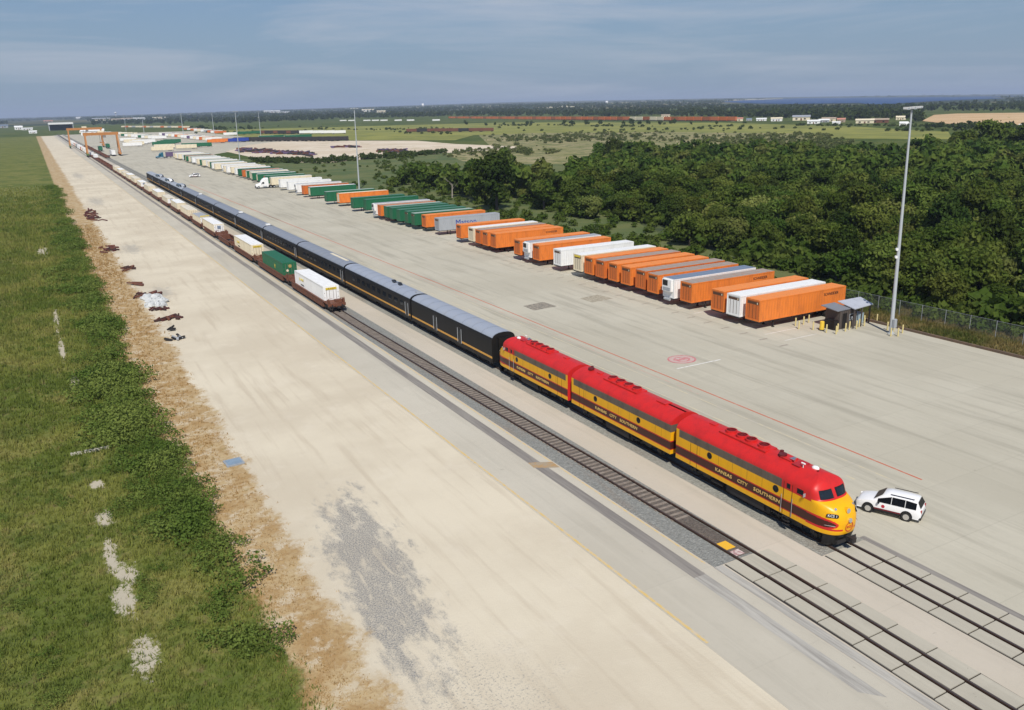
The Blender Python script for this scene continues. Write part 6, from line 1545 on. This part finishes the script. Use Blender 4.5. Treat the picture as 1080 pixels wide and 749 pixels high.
BARE = [(.9, 45.2, .9, 1.6), (.45, 52.0, .8, 2.1), (.8, 55.5, .9, 1.6), (.1, 58.5, .5, 2.0), (.2, 64.5, .7, 1.3), (.1, 71.5, .6, .8), (-.1, 103, .6, 2.5), (-1.0, 120, .4, 5), (-1.2, 137, .4, 8), (-2.0, 214, 1, 6)]
def cond_g(X, Y, rng):
    m = (X < grass_edge(Y)+rng.normal(size=len(X))*.7) & (rng.random(len(X)) < np.clip((430-Y)/260, 0, 1))
    for (a, b, c, d) in BARE: m &= ~((((X-a)/c)**2+((Y-b)/d)**2 < 1.0) & (rng.random(len(X)) < .8))
    return m
tufts('rough_grass', 95000, (-34, 8.6), (27, 420), .30, .035, GRA, 'rough green grass covering the verge at the left', 1, cond_g)
tufts('dry_straw', 9000, (5.0, 12.2), (30, 260), .13, .03, grassmat('straw_blades', (.42, .27, .11), (.50, .36, .18), (.30, .19, .08)), 'flattened dry straw along the strip beside the limestone lot', 2, lambda X, Y, r: (X > grass_edge(Y)-.4) & (X < 10.6+r.normal(size=len(X))*.9))
tufts('bank_grass', 16000, (95.4, 106), (22, 95), .42, .05, grassmat('bank_blades', (.10, .12, .03), (.26, .20, .08), (.07, .10, .025)), 'tall dry and green grass on the bank behind the kerb', 3)
WEED = [leaf_cloud(np.random.default_rng(600+k), 420, [(0, 0, .35, .85, .85, .45), (.9, .5, .3, .5, .6, .35), (-.8, -.6, .25, .6, .5, .35), (.3, -1.0, .2, .4, .5, .4)], .075) for k in range(5)]
items = []; rw = random.Random(9)
for k in range(820):
    y = 42*(420/42)**rw.random(); e = float(grass_edge(np.array(y))); x = e + .2 - abs(rw.gauss(0, 2.1))
    cl = math.sin(y*.21)+math.sin(y*.083+1)
    if y < 58 and rw.random() < .7: continue
    if cl < -.5 and rw.random() < .6: continue
    items.append((x, y, 0, rw.choice((rw.uniform(.4, .9), rw.uniform(.5, 1.1), rw.uniform(1.1, 1.8)))*(.9 if y < 80 else 1.2), rw.uniform(0, 6.28), WEED[rw.randrange(5)]))
for k in range(160):
    y = 34*(330/34)**rw.random(); items.append((rw.uniform(-25, 4), y, 0, rw.uniform(.3, .8), rw.uniform(0, 6.28), WEED[rw.randrange(5)]))
WM = leaf_mat('weed_leaves', (.095, .145, .028), (.17, .21, .05), (.055, .090, .018), .38)
merge('tall_weeds', items, WM, 'dark green tall weeds along the border of the verge')

# ------------------------------------------------------------------ air
hz = MB().box(-36000, 36000, -36000, 36000, -2.0, 125.0).build('haze', []) if False else None
mbh = MB().box(-36000, 36000, -36000, 36000, -2.0, 150.0); me = bpy.data.meshes.new('haze'); me.from_pydata(mbh.v, [], mbh.f)
hm = bpy.data.materials.new('haze_air'); hm.use_nodes = True; nt2 = hm.node_tree; nt2.nodes.clear()
vo = nt2.nodes.new('ShaderNodeVolumePrincipled'); vo.inputs['Color'].default_value = (.62, .74, .95, 1); vo.inputs['Density'].default_value = .00009; vo.inputs['Anisotropy'].default_value = 0.0
oo = nt2.nodes.new('ShaderNodeOutputMaterial'); nt2.links.new(vo.outputs[0], oo.inputs['Volume'])
me.materials.append(hm); ho = put('haze', me); tag(ho, 'thin blue haze that fades the distant country', 'haze', kind='stuff')
for o in bpy.data.objects:
    l = o.get('label')
    if l and len(l.split()) > 16: print('LONG', len(l.split()), l)
